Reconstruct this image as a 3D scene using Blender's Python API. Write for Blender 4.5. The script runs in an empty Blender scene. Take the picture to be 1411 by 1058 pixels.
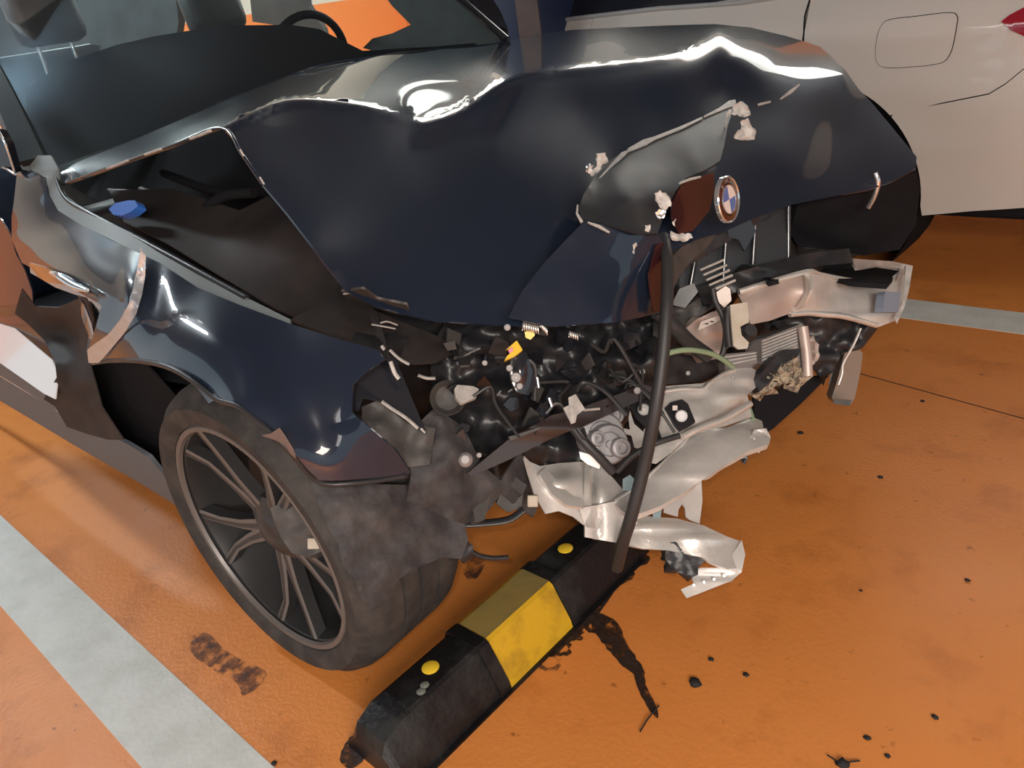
import bpy, bmesh, math, random
import numpy as np
from mathutils import Vector, Matrix, noise
from mathutils.geometry import delaunay_2d_cdt
random.seed(7)
sc = bpy.context.scene
COL = sc.collection
# ------------------------------------------------------------------ camera
FPX = 1106.0; CX, CY = 705.5, 529.0; CAMH = 1.22
YAW, PIT, ROL = 2.371, .450, .163
def _rot():
    f = np.array([math.cos(YAW)*math.cos(PIT), math.sin(YAW)*math.cos(PIT), -math.sin(PIT)])
    r = np.cross(f, [0, 0, 1]); r /= np.linalg.norm(r); d = np.cross(f, r)
    r2 = math.cos(ROL)*r+math.sin(ROL)*d; d2 = -math.sin(ROL)*r+math.cos(ROL)*d
    return np.stack([r2, d2, f], 1)
MR = _rot(); OC = np.array([0, 0, CAMH])
cam = bpy.data.cameras.new('camera'); camo = bpy.data.objects.new('camera', cam); COL.objects.link(camo)
cam.sensor_width = 36; cam.lens = FPX*36/1411; cam.clip_start = .02
m = Matrix.Identity(4)
for i in range(3):
    m[i][0] = MR[i, 0]; m[i][1] = -MR[i, 1]; m[i][2] = -MR[i, 2]; m[i][3] = OC[i]
camo.matrix_world = m
sc.camera = camo
# ------------------------------------------------------------------ world, light, exposure
w = bpy.data.worlds.new('world'); sc.world = w; w.use_nodes = True
w.node_tree.nodes['Background'].inputs[0].default_value = (.58, .70, .76, 1)
w.node_tree.nodes['Background'].inputs[1].default_value = .8
vs = sc.view_settings; vs.view_transform = 'Standard'; vs.look = 'None'; vs.gamma = 1; vs.exposure = .26
try: vs.use_curve_mapping = False
except Exception: pass
def area(name, loc, rot, size, size_y, power, color):
    l = bpy.data.lights.new(name, 'AREA'); l.shape = 'RECTANGLE'; l.size = size; l.size_y = size_y
    l.energy = power; l.color = color
    o = bpy.data.objects.new(name, l); COL.objects.link(o); o.location = loc; o.rotation_euler = rot
    return o
# the glow of the ceiling battens and added fill panels (their fittings are built with the ceiling)
# x, y, power, colour, half length, half width (two battens, four added fill panels)
LAMPS = [(-4.2, .3, 42, (.84, .94, 1), .6, .09), (-5.4, 5.3, 55, (.88, 1, .95), 1.5, 1.3), (-2.2, 5.3, 55, (.88, 1, .95), 1.5, 1.3), (-6.6, 2.6, 90, (.84, .97, .95), .6, .09), (3.4, -2.2, 420, (1, .93, .84), 1.8, 1.2), (-1.2, -6.0, 90, (.93, .96, 1), 1.8, 1.2)]
for i, (x, y, p, c, hl, hw) in enumerate(LAMPS):
    area('tube_or_fill_light', (x, y, 2.5), (0, 0, 0), hl*2, hw*1.8, p, c)
# added point lights without fittings, brightening the ceiling for pale bonnet reflections
for (x, y, p, c) in ((-5.2, 1.4, 45, (.86, .97, .96)), (-4.4, 5.2, 45, (.88, .98, .96)), (-1.0, 6.0, 22, (.9, .95, .95))):
    l = bpy.data.lights.new('ceiling_fill_light', 'POINT'); l.energy = p; l.color = c; l.shadow_soft_size = .12
    o = bpy.data.objects.new('ceiling_fill_light', l); COL.objects.link(o); o.location = (x, y, 2.2)
# the photographer's phone light, held beside the lens
l = bpy.data.lights.new('phone_light', 'POINT'); l.energy = 21; l.color = (1, .94, .86); l.shadow_soft_size = .02
o = bpy.data.objects.new('phone_light', l); COL.objects.link(o); o.location = (.06, -.10, 1.36)

# ------------------------------------------------------------------ helpers
def ray(u, v): return MR @ np.array([u-CX, v-CY, FPX])
def tof(u, v, val, mode='y'):
    w_ = ray(u, v); L = np.linalg.norm(w_)
    if mode == 't': return val
    if mode == 'y': return val/w_[1]*L
    if mode == 'x': return val/w_[0]*L
    return (val-CAMH)/w_[2]*L
def P(u, v, val, mode='y'):
    w_ = ray(u, v); w_ = w_/np.linalg.norm(w_)
    return Vector(OC+w_*tof(u, v, val, mode))
def tag(o, label=None, cat=None, group=None, kind=None):
    if label: o['label'] = label
    if cat: o['category'] = cat
    if group: o['group'] = group
    if kind: o['kind'] = kind
    return o
def empty(name, loc, label, cat, group=None):
    o = bpy.data.objects.new(name, None); COL.objects.link(o); o.location = loc; o.empty_display_size = .05
    return tag(o, label, cat, group)
def link(name, me, mat, parent=None, smooth=True):
    o = bpy.data.objects.new(name, me); COL.objects.link(o)
    if mat: me.materials.append(mat)
    if smooth:
        for p in me.polygons: p.use_smooth = True
    if parent is not None:
        o.parent = parent
        wl = Vector(parent.location) if parent.parent is None else Vector((0, 0, 0))
        root = parent
        off = Vector((0, 0, 0))
        while root is not None:
            off += Vector(root.location); root = root.parent
        for v in me.vertices: v.co -= off
    return o
def mesh(name, verts, faces, mat, parent=None, smooth=True, sharp=None):
    me = bpy.data.meshes.new(name); me.from_pydata([tuple(v) for v in verts], [], faces); me.update()
    o = link(name, me, mat, parent, smooth)
    if sharp: me.set_sharp_from_angle(angle=math.radians(sharp))
    return o
def catmull(pts, n=6, closed=False):
    pts = [np.array(p, float) for p in pts]; out = []; N = len(pts)
    rng = range(N if closed else N-1)
    for i in rng:
        p1, p2 = pts[i], pts[(i+1) % N]
        p0 = pts[(i-1) % N] if closed or i > 0 else 2*p1-p2
        p3 = pts[(i+2) % N] if closed or i+2 < N else 2*p2-p1
        for k in range(n):
            t = k/n
            out.append(.5*((2*p1)+(-p0+p2)*t+(2*p0-5*p1+4*p2-p3)*t*t+(-p0+3*p1-3*p2+p3)*t**3))
    if not closed: out.append(pts[-1])
    return out
def tri_poly(poly, step, extra=None):
    """constrained triangulation of a polygon filled with a lattice of points"""
    b = []
    n = len(poly)
    for i in range(n):
        a = np.array(poly[i], float); c = np.array(poly[(i+1) % n], float)
        L = np.linalg.norm(c-a); k = max(1, int(L/step))
        for j in range(k): b.append(a+(c-a)*j/k)
    b = np.array(b); nb = len(b)
    lo = b.min(0); hi = b.max(0)
    xs = np.arange(lo[0]+step*.5, hi[0], step); ys = np.arange(lo[1]+step*.5, hi[1], step*.87)
    pts = []
    for j, y in enumerate(ys):
        for x in xs:
            pts.append((x+(step*.5 if j % 2 else 0), y))
    pts = np.array(pts) if pts else np.zeros((0, 2))
    if len(pts):
        inside = np.zeros(len(pts), bool)
        for i in range(nb):
            x1, y1 = b[i]; x2, y2 = b[(i+1) % nb]
            cnd = ((y1 > pts[:, 1]) != (y2 > pts[:, 1]))
            xi = (x2-x1)*(pts[:, 1]-y1)/((y2-y1) if y2 != y1 else 1e-9)+x1
            inside ^= cnd & (pts[:, 0] < xi)
        pts = pts[inside]
        if len(pts):
            d = np.min(np.linalg.norm(pts[:, None]-b[None], axis=2), axis=1)
            pts = pts[d > step*.45]
    ex = []
    if extra:
        ex = [np.array(p, float) for p in catmull(extra, 3)]
        d = np.min(np.linalg.norm(pts[:, None]-np.array(ex)[None], axis=2), axis=1); pts = pts[d > step*.6]
    allp = [Vector((float(p[0]), float(p[1]))) for p in b]+[Vector((float(p[0]), float(p[1]))) for p in pts]
    n0 = len(allp); allp += [Vector((float(p[0]), float(p[1]))) for p in ex]
    V, E_, F, *_ = delaunay_2d_cdt(allp, [(i, (i+1) % nb) for i in range(nb)]+[(n0+i, n0+i+1) for i in range(len(ex)-1)], [], 1, 1e-6)
    return np.array([(v[0], v[1]) for v in V]), [list(f) for f in F]
def tps(ctrl):
    c = np.array([(u, v) for u, v, _ in ctrl], float)/500; z = np.array([1/t for *_, t in ctrl])
    n = len(c)
    if n == 1: return lambda q: np.full(len(q), z[0])
    A1 = np.hstack([np.ones((n, 1)), c])
    if n <= 3:
        s, *_ = np.linalg.lstsq(A1, z, rcond=None)
        return lambda q: s[0]+q[:, 0]/500*s[1]+q[:, 1]/500*s[2]
    def U(r2): return np.where(r2 > 1e-12, r2*np.log(r2+1e-12), 0)
    K = U(((c[:, None]-c[None])**2).sum(2))+1e-5*np.eye(n)
    A = np.zeros((n+3, n+3)); A[:n, :n] = K; A[:n, n:] = A1; A[n:, :n] = A1.T
    s = np.linalg.lstsq(A, np.concatenate([z, np.zeros(3)]), rcond=None)[0]
    def f(q):
        q = q/500
        return U(((q[:, None]-c[None])**2).sum(2))@s[:n]+s[n]+q@s[n+1:]
    return f
def thick_mesh(name, V, F, th, mat, parent, smooth=True, back_dir=None):
    """surface V,F given thickness th on the side away from its normals, with a separate rim"""
    V = np.array(V); N = np.zeros_like(V)
    for f in F:
        nn = np.cross(V[f[1]]-V[f[0]], V[f[2]]-V[f[0]])
        for i in f: N[i] += nn
    N /= (np.linalg.norm(N, axis=1)[:, None]+1e-12)
    n = len(V); B = V-N*th if back_dir is None else V+np.array(back_dir)*th
    edges = {}
    for f in F:
        for a, b in zip(f, f[1:]+f[:1]): edges[(a, b)] = 1
    rim = [(a, b) for (a, b) in edges if (b, a) not in edges]
    verts = [*V, *B]; faces = [list(f) for f in F]+[[i+n for i in reversed(f)] for f in F]
    ids = {}
    for a, b in rim:
        for i in (a, b):
            if i not in ids:
                ids[i] = len(verts); verts.append(V[i]); verts.append(B[i])
        faces.append([ids[b], ids[a], ids[a]+1, ids[b]+1])
    return mesh(name, verts, faces, mat, parent, smooth)
def relief(name, outline, ctrl, mat, parent, step=12, th=.003, mode='y', curve=0, dents=(), nz=None, smooth=True, label=None, back=None, ridge=None, rear=None):
    """sheet of real depth: outline seen from the front, its distance given at control points"""
    if curve: outline = [tuple(p) for p in catmull(outline, curve, True)]
    V2, F = tri_poly(outline, step, [r[:2] for r in ridge] if ridge else None)
    cs = []
    for c in ctrl:
        md = c[3] if len(c) > 3 else mode
        cs.append((c[0], c[1], tof(c[0], c[1], c[2], md)))
    if ridge:   # a fold: one surface on each side of the ridge line, meeting along it
        rl = [(u, v, tof(u, v, y)) for u, v, y in ridge]
        rc = [(u, v, tof(u, v, y)) for u, v, y in rear]
        dense = [tuple(p) for p in catmull(rl, 3)]
        i1 = tps(cs+dense)(V2); i2 = tps(rc+dense)(V2)
        rv = np.interp(V2[:, 0], [r[0] for r in dense], [r[1] for r in dense], left=9999, right=-999)
        k = np.clip((rv-V2[:, 1])/24+.5, 0, 1); k = k*k*(3-2*k)
        it = i1*(1-k)+i2*k
    else: it = tps(cs)(V2)
    t = 1/np.clip(it, .05, 5)
    for (u, v, ru, rv, a) in dents:
        t += a*np.exp(-((V2[:, 0]-u)/ru)**2-((V2[:, 1]-v)/rv)**2)
    if nz:
        for i in range(len(t)):
            t[i] += nz[0]*noise.fractal(Vector((V2[i, 0]/nz[1], V2[i, 1]/nz[1], nz[2] if len(nz) > 2 else 0)), 1, 2, 3)
    D = np.stack([V2[:, 0]-CX, V2[:, 1]-CY, np.full(len(V2), FPX)], 1)@MR.T
    D /= np.linalg.norm(D, axis=1)[:, None]
    V = OC+D*t[:, None]
    F2 = []
    for f in F:
        nn = np.cross(V[f[1]]-V[f[0]], V[f[2]]-V[f[0]])
        F2.append(f[::-1] if nn@D[f[0]] > 0 else f)
    o = thick_mesh(name, V, F2, th, mat, parent, smooth, back_dir=back)
    if label: o['label'] = label
    return o
def tube(name, pts, r, mat, parent=None, n=10, sm=5, label=None, closed=False, squash=None, corr=None):
    pts = catmull(pts, sm, closed) if sm else [np.array(p, float) for p in pts]
    pts = [Vector(p) for p in pts]; N = len(pts); verts = []; faces = []
    up = Vector((0, 0, 1)); prev = None
    for i, p in enumerate(pts):
        a = pts[(i-1) % N] if (closed or i > 0) else p; b = pts[(i+1) % N] if (closed or i < N-1) else p
        tdir = (b-a).normalized()
        if prev is None:
            s = tdir.cross(up)
            if s.length < .1: s = tdir.cross(Vector((1, 0, 0)))
        else: s = prev-tdir*prev.dot(tdir)
        s.normalize(); prev = s; q = tdir.cross(s)
        rr = r(i/(N-1)) if callable(r) else r
        if corr and i % 2: rr *= corr
        for k in range(n):
            a_ = 2*math.pi*k/n
            verts.append(p+s*rr*math.cos(a_)+q*rr*math.sin(a_)*(squash or 1))
    M = N if closed else N-1
    for i in range(M):
        j = (i+1) % N
        for k in range(n): faces.append([i*n+k, i*n+(k+1) % n, j*n+(k+1) % n, j*n+k])
    if not closed:
        faces.append(list(range(n))[::-1]); faces.append([(N-1)*n+k for k in range(n)])
    o = mesh(name, verts, faces, mat, parent, True, 50)
    if label: o['label'] = label
    return o
def boxv(lo, hi):
    x0, y0, z0 = lo; x1, y1, z1 = hi
    return [(x0, y0, z0), (x1, y0, z0), (x1, y1, z0), (x0, y1, z0), (x0, y0, z1), (x1, y0, z1), (x1, y1, z1), (x0, y1, z1)], \
        [[0, 3, 2, 1], [4, 5, 6, 7], [0, 1, 5, 4], [1, 2, 6, 5], [2, 3, 7, 6], [3, 0, 4, 7]]
def bevel(o, wd, seg=2):
    bm = bmesh.new(); bm.from_mesh(o.data)
    bmesh.ops.remove_doubles(bm, verts=bm.verts, dist=1e-6)
    bmesh.ops.bevel(bm, geom=[e for e in bm.edges if len(e.link_faces) == 2 and e.calc_face_angle(0) > .35], offset=wd, segments=seg, affect='EDGES', profile=.5)
    bm.to_mesh(o.data); bm.free()
    for p in o.data.polygons: p.use_smooth = True
    o.data.set_sharp_from_angle(angle=math.radians(50))
def box(name, lo, hi, mat, parent=None, bv=.004, label=None):
    v, f = boxv(lo, hi); o = mesh(name, v, f, mat, parent, False)
    if bv: bevel(o, bv)
    if label: o['label'] = label
    return o
def obox(name, c, ax, ay, az, mat, parent=None, bv=.002, label=None):
    """box about c with half-vectors ax, ay, az"""
    c = Vector(c); ax, ay, az = map(Vector, (ax, ay, az))
    if ax.cross(ay).dot(az) < 0: az = -az
    v, f = boxv((-1, -1, -1), (1, 1, 1))
    o = mesh(name, [c+ax*a+ay*b+az*d for a, b, d in v], f, mat, parent, False)
    if bv: bevel(o, bv)
    if label: o['label'] = label
    return o
def lathe(name, c, axis, prof, mat, parent=None, n=32, label=None, a0=0, a1=2*math.pi, refx=None):
    """prof: (radius, height along axis)"""
    c = Vector(c); axis = Vector(axis).normalized()
    s = axis.cross(refx or Vector((0, 0, 1)))
    if s.length < .1: s = axis.cross(Vector((1, 0, 0)))
    s.normalize(); q = axis.cross(s); verts = []; faces = []; m_ = len(prof)
    full = abs(a1-a0-2*math.pi) < 1e-6; nn = n if full else n+1
    for k in range(nn):
        a = a0+(a1-a0)*k/n
        for r, h in prof: verts.append(c+axis*h+(s*math.cos(a)+q*math.sin(a))*r)
    for k in range(n):
        k2 = (k+1) % nn
        for j in range(m_-1): faces.append([k*m_+j, k2*m_+j, k2*m_+j+1, k*m_+j+1])
    o = mesh(name, verts, faces, mat, parent, True)
    bm = bmesh.new(); bm.from_mesh(o.data); bmesh.ops.remove_doubles(bm, verts=bm.verts, dist=1e-6)
    bmesh.ops.recalc_face_normals(bm, faces=bm.faces); bm.to_mesh(o.data); bm.free()
    for p in o.data.polygons: p.use_smooth = True
    o.data.set_sharp_from_angle(angle=math.radians(35))
    if label: o['label'] = label
    return o
def bolt(u, v, t, r, mat, parent, axis=None, name='bolt', h=.006, label=None):
    c = P(u, v, t, 't'); axis = Vector(axis or (OC-np.array(c))).normalized()
    return lathe(name, c, axis, [(0, h), (r*.35, h), (r*.4, h*.6), (r*.62, h*.6), (r*.66, h), (r*.8, h), (r, h*.5), (r, -h)], mat, parent, 16, label)

# ------------------------------------------------------------------ materials
def M(name, col, rough=.5, metal=0, coat=0, spec=.5, nzs=0, nza=0, col2=None, cscale=8, bump=0, bscale=60, coatr=.04, emis=None, detail=4, ramp=(.4, .65)):
    m = bpy.data.materials.new(name); m.use_nodes = True; nt = m.node_tree; b = nt.nodes['Principled BSDF']
    b.inputs['Base Color'].default_value = (*col, 1); b.inputs['Roughness'].default_value = rough
    b.inputs['Metallic'].default_value = metal; b.inputs['Coat Weight'].default_value = coat; b.inputs['Coat Roughness'].default_value = coatr
    b.inputs['Specular IOR Level'].default_value = spec
    tc = nt.nodes.new('ShaderNodeTexCoord')
    if col2:
        n = nt.nodes.new('ShaderNodeTexNoise'); n.inputs['Scale'].default_value = cscale; n.inputs['Detail'].default_value = detail; n.inputs['Roughness'].default_value = .6
        nt.links.new(tc.outputs['Object'], n.inputs['Vector'])
        r = nt.nodes.new('ShaderNodeValToRGB'); r.color_ramp.elements[0].position = ramp[0]; r.color_ramp.elements[1].position = ramp[1]
        r.color_ramp.elements[0].color = (*col, 1); r.color_ramp.elements[1].color = (*col2, 1)
        nt.links.new(n.outputs['Fac'], r.inputs[0]); nt.links.new(r.outputs[0], b.inputs['Base Color'])
    if bump:
        n = nt.nodes.new('ShaderNodeTexNoise'); n.inputs['Scale'].default_value = bscale; n.inputs['Detail'].default_value = 3
        nt.links.new(tc.outputs['Object'], n.inputs['Vector'])
        bp = nt.nodes.new('ShaderNodeBump'); bp.inputs['Strength'].default_value = bump; bp.inputs['Distance'].default_value = .01
        nt.links.new(n.outputs['Fac'], bp.inputs['Height']); nt.links.new(bp.outputs[0], b.inputs['Normal'])
    if nza:
        n = nt.nodes.new('ShaderNodeTexNoise'); n.inputs['Scale'].default_value = nzs; n.inputs['Detail'].default_value = 4
        nt.links.new(tc.outputs['Object'], n.inputs['Vector'])
        mr = nt.nodes.new('ShaderNodeMapRange'); mr.inputs['To Min'].default_value = max(0, rough-nza); mr.inputs['To Max'].default_value = min(1, rough+nza)
        nt.links.new(n.outputs['Fac'], mr.inputs['Value']); nt.links.new(mr.outputs[0], b.inputs['Roughness'])
    if emis:
        b.inputs['Emission Color'].default_value = (*emis[0], 1); b.inputs['Emission Strength'].default_value = emis[1]
    return m
paint = M('black_paint', (.012, .019, .036), .3, 0, 1, .12, coatr=.025, bump=.015, bscale=9)
paint_dull = M('dull_black_paint', (.020, .022, .028), .5, 0, .15, .3, coatr=.25, col2=(.030, .031, .034), cscale=14)
paint_red = M('maroon_primer', (.035, .008, .009), .35, 0, .5)
plastic = M('grey_black_plastic', (.045, .042, .041), .55, 0, 0, .4, col2=(.085, .078, .075), cscale=9, bump=.25, bscale=40, ramp=(.35, .7))
plastic_d = M('black_plastic', (.022, .022, .025), .38, 0, 0, .5, nzs=12, nza=.15)
gloss_d = M('glossy_black_plastic', (.016, .017, .023), .16, 0, .6, .5)
liner = M('dusty_liner', (.036, .034, .037), .65, 0, 0, .3, col2=(.072, .067, .068), cscale=12, bump=.3, bscale=50)
brown_d = M('dusty_brown_panel', (.026, .022, .022), .6, 0, 0, .2, col2=(.044, .036, .035), cscale=5)
alu = M('cast_aluminium', (.66, .64, .61), .36, .6, 0, .5, nzs=30, nza=.14, col2=(.82, .79, .75), cscale=10, bump=.12, bscale=60)
alu_w = M('bare_aluminium_sheet', (.58, .555, .53), .4, .25, 0, .5, nzs=18, nza=.12, col2=(.48, .455, .435), cscale=14, bump=.08, bscale=40)
alu_warm = M('stained_aluminium', (.46, .36, .32), .45, .35, 0, .5, nzs=14, nza=.1, col2=(.56, .48, .44), cscale=7)
chrome = M('chrome', (.8, .82, .84), .10, .85)
stud_m = M('stud_grey', (.34, .33, .33), .6, .2)
vent_m = M('vent_glare_bright', (.52, .58, .64), .2, .35, .8)
satin = M('satin_chrome', (.55, .56, .57), .3, .3)
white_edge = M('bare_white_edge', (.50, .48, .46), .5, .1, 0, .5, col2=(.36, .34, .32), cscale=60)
cream = M('cream_plastic', (.44, .39, .31), .55, 0, 0, .4, col2=(.5, .47, .42), cscale=20)
yellowp = M('yellow_plastic', (.75, .50, .03), .4)
bluep = M('blue_cap_plastic', (.03, .14, .55), .35)
greenp = M('green_cable', (.23, .32, .20), .45)
teal = M('teal_plastic', (.06, .13, .15), .4)
rubber = M('tyre_rubber', (.032, .030, .030), .75, 0, 0, .35, col2=(.060, .054, .050), cscale=16, bump=.15, bscale=80)
rubber_g = M('stop_rubber', (.006, .005, .006), .45, 0, 0, .4, nzs=10, nza=.15, col2=(.030, .032, .031), cscale=9, bump=.2, bscale=90, ramp=(.5, .8))
hose_m = M('hose_rubber', (.026, .026, .028), .5, 0, 0, .5)
rim_m = M('dark_alloy', (.04, .04, .042), .4, .3, .2, .5, nzs=20, nza=.1)
rim_l = M('machined_alloy', (.15, .14, .135), .42, .3, 0, .5, nzs=20, nza=.1)
yel_band = M('worn_yellow', (.56, .33, .014), .5, 0, 0, .4, col2=(.30, .17, .015), cscale=13, bump=.1, bscale=60, ramp=(.5, .72))
yel_top = M('dusty_yellow', (.24, .17, .05), .6, 0, 0, .35, col2=(.17, .13, .05), cscale=12)
white_paint = M('pearl_white_paint', (.60, .565, .53), .3, 0, 1, .5, coatr=.05)
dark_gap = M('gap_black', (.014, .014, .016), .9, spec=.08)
navy = M('navy_pillar', (.012, .024, .07), .6, col2=(.018, .032, .085), cscale=4)
maroon = M('brown_pillar_side', (.11, .07, .06), .6, col2=(.07, .045, .045), cscale=6)
fins = M('radiator_fins', (.14, .15, .165), .4, .6)
seat_m = M('grey_leather', (.10, .11, .115), .5, col2=(.075, .08, .085), cscale=6)
dash_m = M('dash_black', (.012, .014, .02), .6, spec=.2)
crumb = M('crumbled_filler', (.45, .38, .28), .9, 0, 0, .2, col2=(.14, .11, .09), cscale=60, bump=1, bscale=120, ramp=(.45, .6))
blueblk = M('blue_grey_block', (.20, .24, .31), .5)
labelw = M('paper_label', (.62, .56, .52), .6)
clearp = M('clear_lens', (.45, .45, .45), .1, .3, 1)
red_lens = M('red_lens', (.30, .004, .02), .12, 0, 1)
redp = M('pink_connector', (.5, .06, .12), .4)
emb_blue = M('emblem_blue', (.03, .16, .5), .2, 0, 1)
emb_white = M('emblem_white', (.75, .75, .75), .2, 0, 1)
emb_ring = M('emblem_ring', (.035, .008, .01), .25, 0, 1)
debris_m = M('debris_black', (.012, .01, .01), .8)
def stain_mat(name, col, lo, hi, scale):
    m = M(name, col, .6); nt = m.node_tree; b = nt.nodes['Principled BSDF']; tc = nt.nodes.new('ShaderNodeTexCoord')
    n = nt.nodes.new('ShaderNodeTexNoise'); n.inputs['Scale'].default_value = scale; n.inputs['Detail'].default_value = 6; n.inputs['Roughness'].default_value = .7
    nt.links.new(tc.outputs['Object'], n.inputs['Vector']); mr = nt.nodes.new('ShaderNodeMapRange')
    mr.inputs['From Min'].default_value = lo; mr.inputs['From Max'].default_value = hi
    nt.links.new(n.outputs['Fac'], mr.inputs['Value']); nt.links.new(mr.outputs[0], b.inputs['Alpha']); return m
oil_thin = stain_mat('thin_oil', (.10, .045, .035), .42, .80, 26)
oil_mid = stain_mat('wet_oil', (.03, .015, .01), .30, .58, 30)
oil_m = M('oil', (.022, .012, .009), .55, 0, 0, .4, col2=(.055, .028, .016), cscale=22, ramp=(.4, .7))
tube_e = M('lit_tube', (1, 1, 1), .5, emis=((1, .97, .92), 6))
fill_e = M('fill_panel_glow', (1, 1, 1), .5, emis=((1, .97, .92), 1.2))
lampbody = M('lamp_body', (.7, .7, .7), .5)
def glass_mat(name, tint, refl=.05, rough=.02):
    m = bpy.data.materials.new(name); m.use_nodes = True; nt = m.node_tree; nt.nodes.clear()
    o = nt.nodes.new('ShaderNodeOutputMaterial'); t = nt.nodes.new('ShaderNodeBsdfTransparent'); g = nt.nodes.new('ShaderNodeBsdfGlossy')
    t.inputs[0].default_value = (*tint, 1); g.inputs['Roughness'].default_value = rough
    f = nt.nodes.new('ShaderNodeFresnel'); ge = nt.nodes.new('ShaderNodeNewGeometry'); mr = nt.nodes.new('ShaderNodeMapRange')
    mr.inputs['To Min'].default_value = 1.42; mr.inputs['To Max'].default_value = 1/1.42
    nt.links.new(ge.outputs['Backfacing'], mr.inputs['Value']); nt.links.new(mr.outputs[0], f.inputs[0]); mx = nt.nodes.new('ShaderNodeMixShader')
    nt.links.new(f.outputs[0], mx.inputs[0]); nt.links.new(t.outputs[0], mx.inputs[1]); nt.links.new(g.outputs[0], mx.inputs[2]); nt.links.new(mx.outputs[0], o.inputs[0])
    return m
glass = glass_mat('windscreen_glass', (.78, .82, .82))
def floor_mat():
    m = bpy.data.materials.new('orange_epoxy'); m.use_nodes = True; nt = m.node_tree; b = nt.nodes['Principled BSDF']
    tc = nt.nodes.new('ShaderNodeTexCoord')
    def nz(s, d=4, r=.6):
        n = nt.nodes.new('ShaderNodeTexNoise'); n.inputs['Scale'].default_value = s; n.inputs['Detail'].default_value = d; n.inputs['Roughness'].default_value = r
        nt.links.new(tc.outputs['Object'], n.inputs['Vector']); return n
    def ramp(src, a, b_, ca, cb):
        r = nt.nodes.new('ShaderNodeValToRGB'); r.color_ramp.elements[0].position = a; r.color_ramp.elements[1].position = b_
        r.color_ramp.elements[0].color = (*ca, 1); r.color_ramp.elements[1].color = (*cb, 1)
        nt.links.new(src.outputs['Fac'], r.inputs[0]); return r
    base = ramp(nz(1.3), .3, .7, (.60, .205, .046), (.68, .245, .058))
    dirt = ramp(nz(4.5, 6, .65), .52, .75, (1, 1, 1), (.60, .52, .45))
    spots = ramp(nz(26, 3, .6), .66, .74, (1, 1, 1), (.42, .36, .33))
    cur = base
    for d in (dirt, spots):
        mx = nt.nodes.new('ShaderNodeMix'); mx.data_type = 'RGBA'; mx.blend_type = 'MULTIPLY'; mx.inputs[0].default_value = .8
        nt.links.new(cur.outputs[0 if cur is base else 2], mx.inputs[6]); nt.links.new(d.outputs[0], mx.inputs[7]); cur = mx
    nt.links.new(cur.outputs[2], b.inputs['Base Color'])
    rr = nt.nodes.new('ShaderNodeMapRange'); rr.inputs['To Min'].default_value = .32; rr.inputs['To Max'].default_value = .55
    nt.links.new(nz(3).outputs['Fac'], rr.inputs['Value']); nt.links.new(rr.outputs[0], b.inputs['Roughness'])
    bp = nt.nodes.new('ShaderNodeBump'); bp.inputs['Strength'].default_value = .12; bp.inputs['Distance'].default_value = .01
    nt.links.new(nz(90, 2).outputs['Fac'], bp.inputs['Height']); nt.links.new(bp.outputs[0], b.inputs['Normal'])
    b.inputs['Specular IOR Level'].default_value = .35
    return m
orange = floor_mat()
line_m = M('line_paint', (.60, .62, .60), .55, col2=(.52, .54, .51), cscale=10, bump=.1, bscale=80)
wall_m = M('wall_paint', (.72, .78, .74), .8, col2=(.66, .72, .68), cscale=1.5)
wall_o = M('orange_wall_band', (.85, .30, .09), .7)
ceil_m = M('ceiling_concrete', (.15, .23, .32), .9, col2=(.13, .20, .28), cscale=1)

# ------------------------------------------------------------------ setting
def struct(o): o['kind'] = 'structure'; return o
struct(box('floor', (-8.15, -8.15, -.1), (8.15, 7.15, 0), orange, bv=0))
struct(box('ceiling', (-8.15, -8.15, 2.7), (8.15, 7.15, 2.8), ceil_m, bv=0))
def banded_wall(name, lo, hi, axis):
    wl = struct(box(name, lo, hi, wall_m, bv=0))
    l2, h2 = list(lo), list(hi); s = .006
    l2[2] = 0; h2[2] = 1.40
    if axis == 'y-': l2[1] = lo[1]-s; h2[1] = lo[1]
    if axis == 'x+': l2[0] = hi[0]; h2[0] = hi[0]+s
    if axis == 'x-': l2[0] = lo[0]-s; h2[0] = lo[0]
    if axis == 'y+': l2[1] = hi[1]; h2[1] = hi[1]+s
    box('painted_band', l2, h2, wall_o, wl, bv=0)
banded_wall('wall_far', (-8, 7, 0), (8, 7.15, 2.7), 'y-')
banded_wall('wall_rear', (-8.15, -1.5, 0), (-8, 7.15, 2.7), 'x+')
# painted bay lines and a floor joint
struct(box('trim_1', (-8, .192, 0), (.9, .349, .0015), line_m, bv=0))
struct(box('trim_2', (-8, 2.765, 0), (.9, 2.94, .0015), line_m, bv=0))
def joint(p0, p1, w_=.004):
    d = (p1-p0).normalized(); s = Vector((-d.y, d.x, 0))*w_/2; up = Vector((0, 0, .0012))
    vs_ = [p0-s, p1-s, p1+s, p0+s]; return mesh('trim_3', vs_+[v+up for v in vs_], [[0, 3, 2, 1], [4, 5, 6, 7], [0, 1, 5, 4], [1, 2, 6, 5], [2, 3, 7, 6], [3, 0, 4, 7]], M('joint_dark', (.09, .035, .015), .8), None, False)
a = P(1120, 497, 0, 'z'); b_ = P(1411, 577, 0, 'z'); b_ = b_+(b_-a)*.8
struct(joint(a, b_))
# column between the two cars
c0 = P(660, 30, 3.02); c1 = P(748, 30, 3.02)
colw = c1.x-c0.x
col_o = struct(box('column', (c1.x-.42, 3.0, 0), (c1.x, 3.35, 2.7), navy, bv=.01))
box('column_edge', (c1.x-.125, 2.992, .0), (c1.x+.004, 2.9995, 2.7), maroon, col_o, bv=0)
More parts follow.
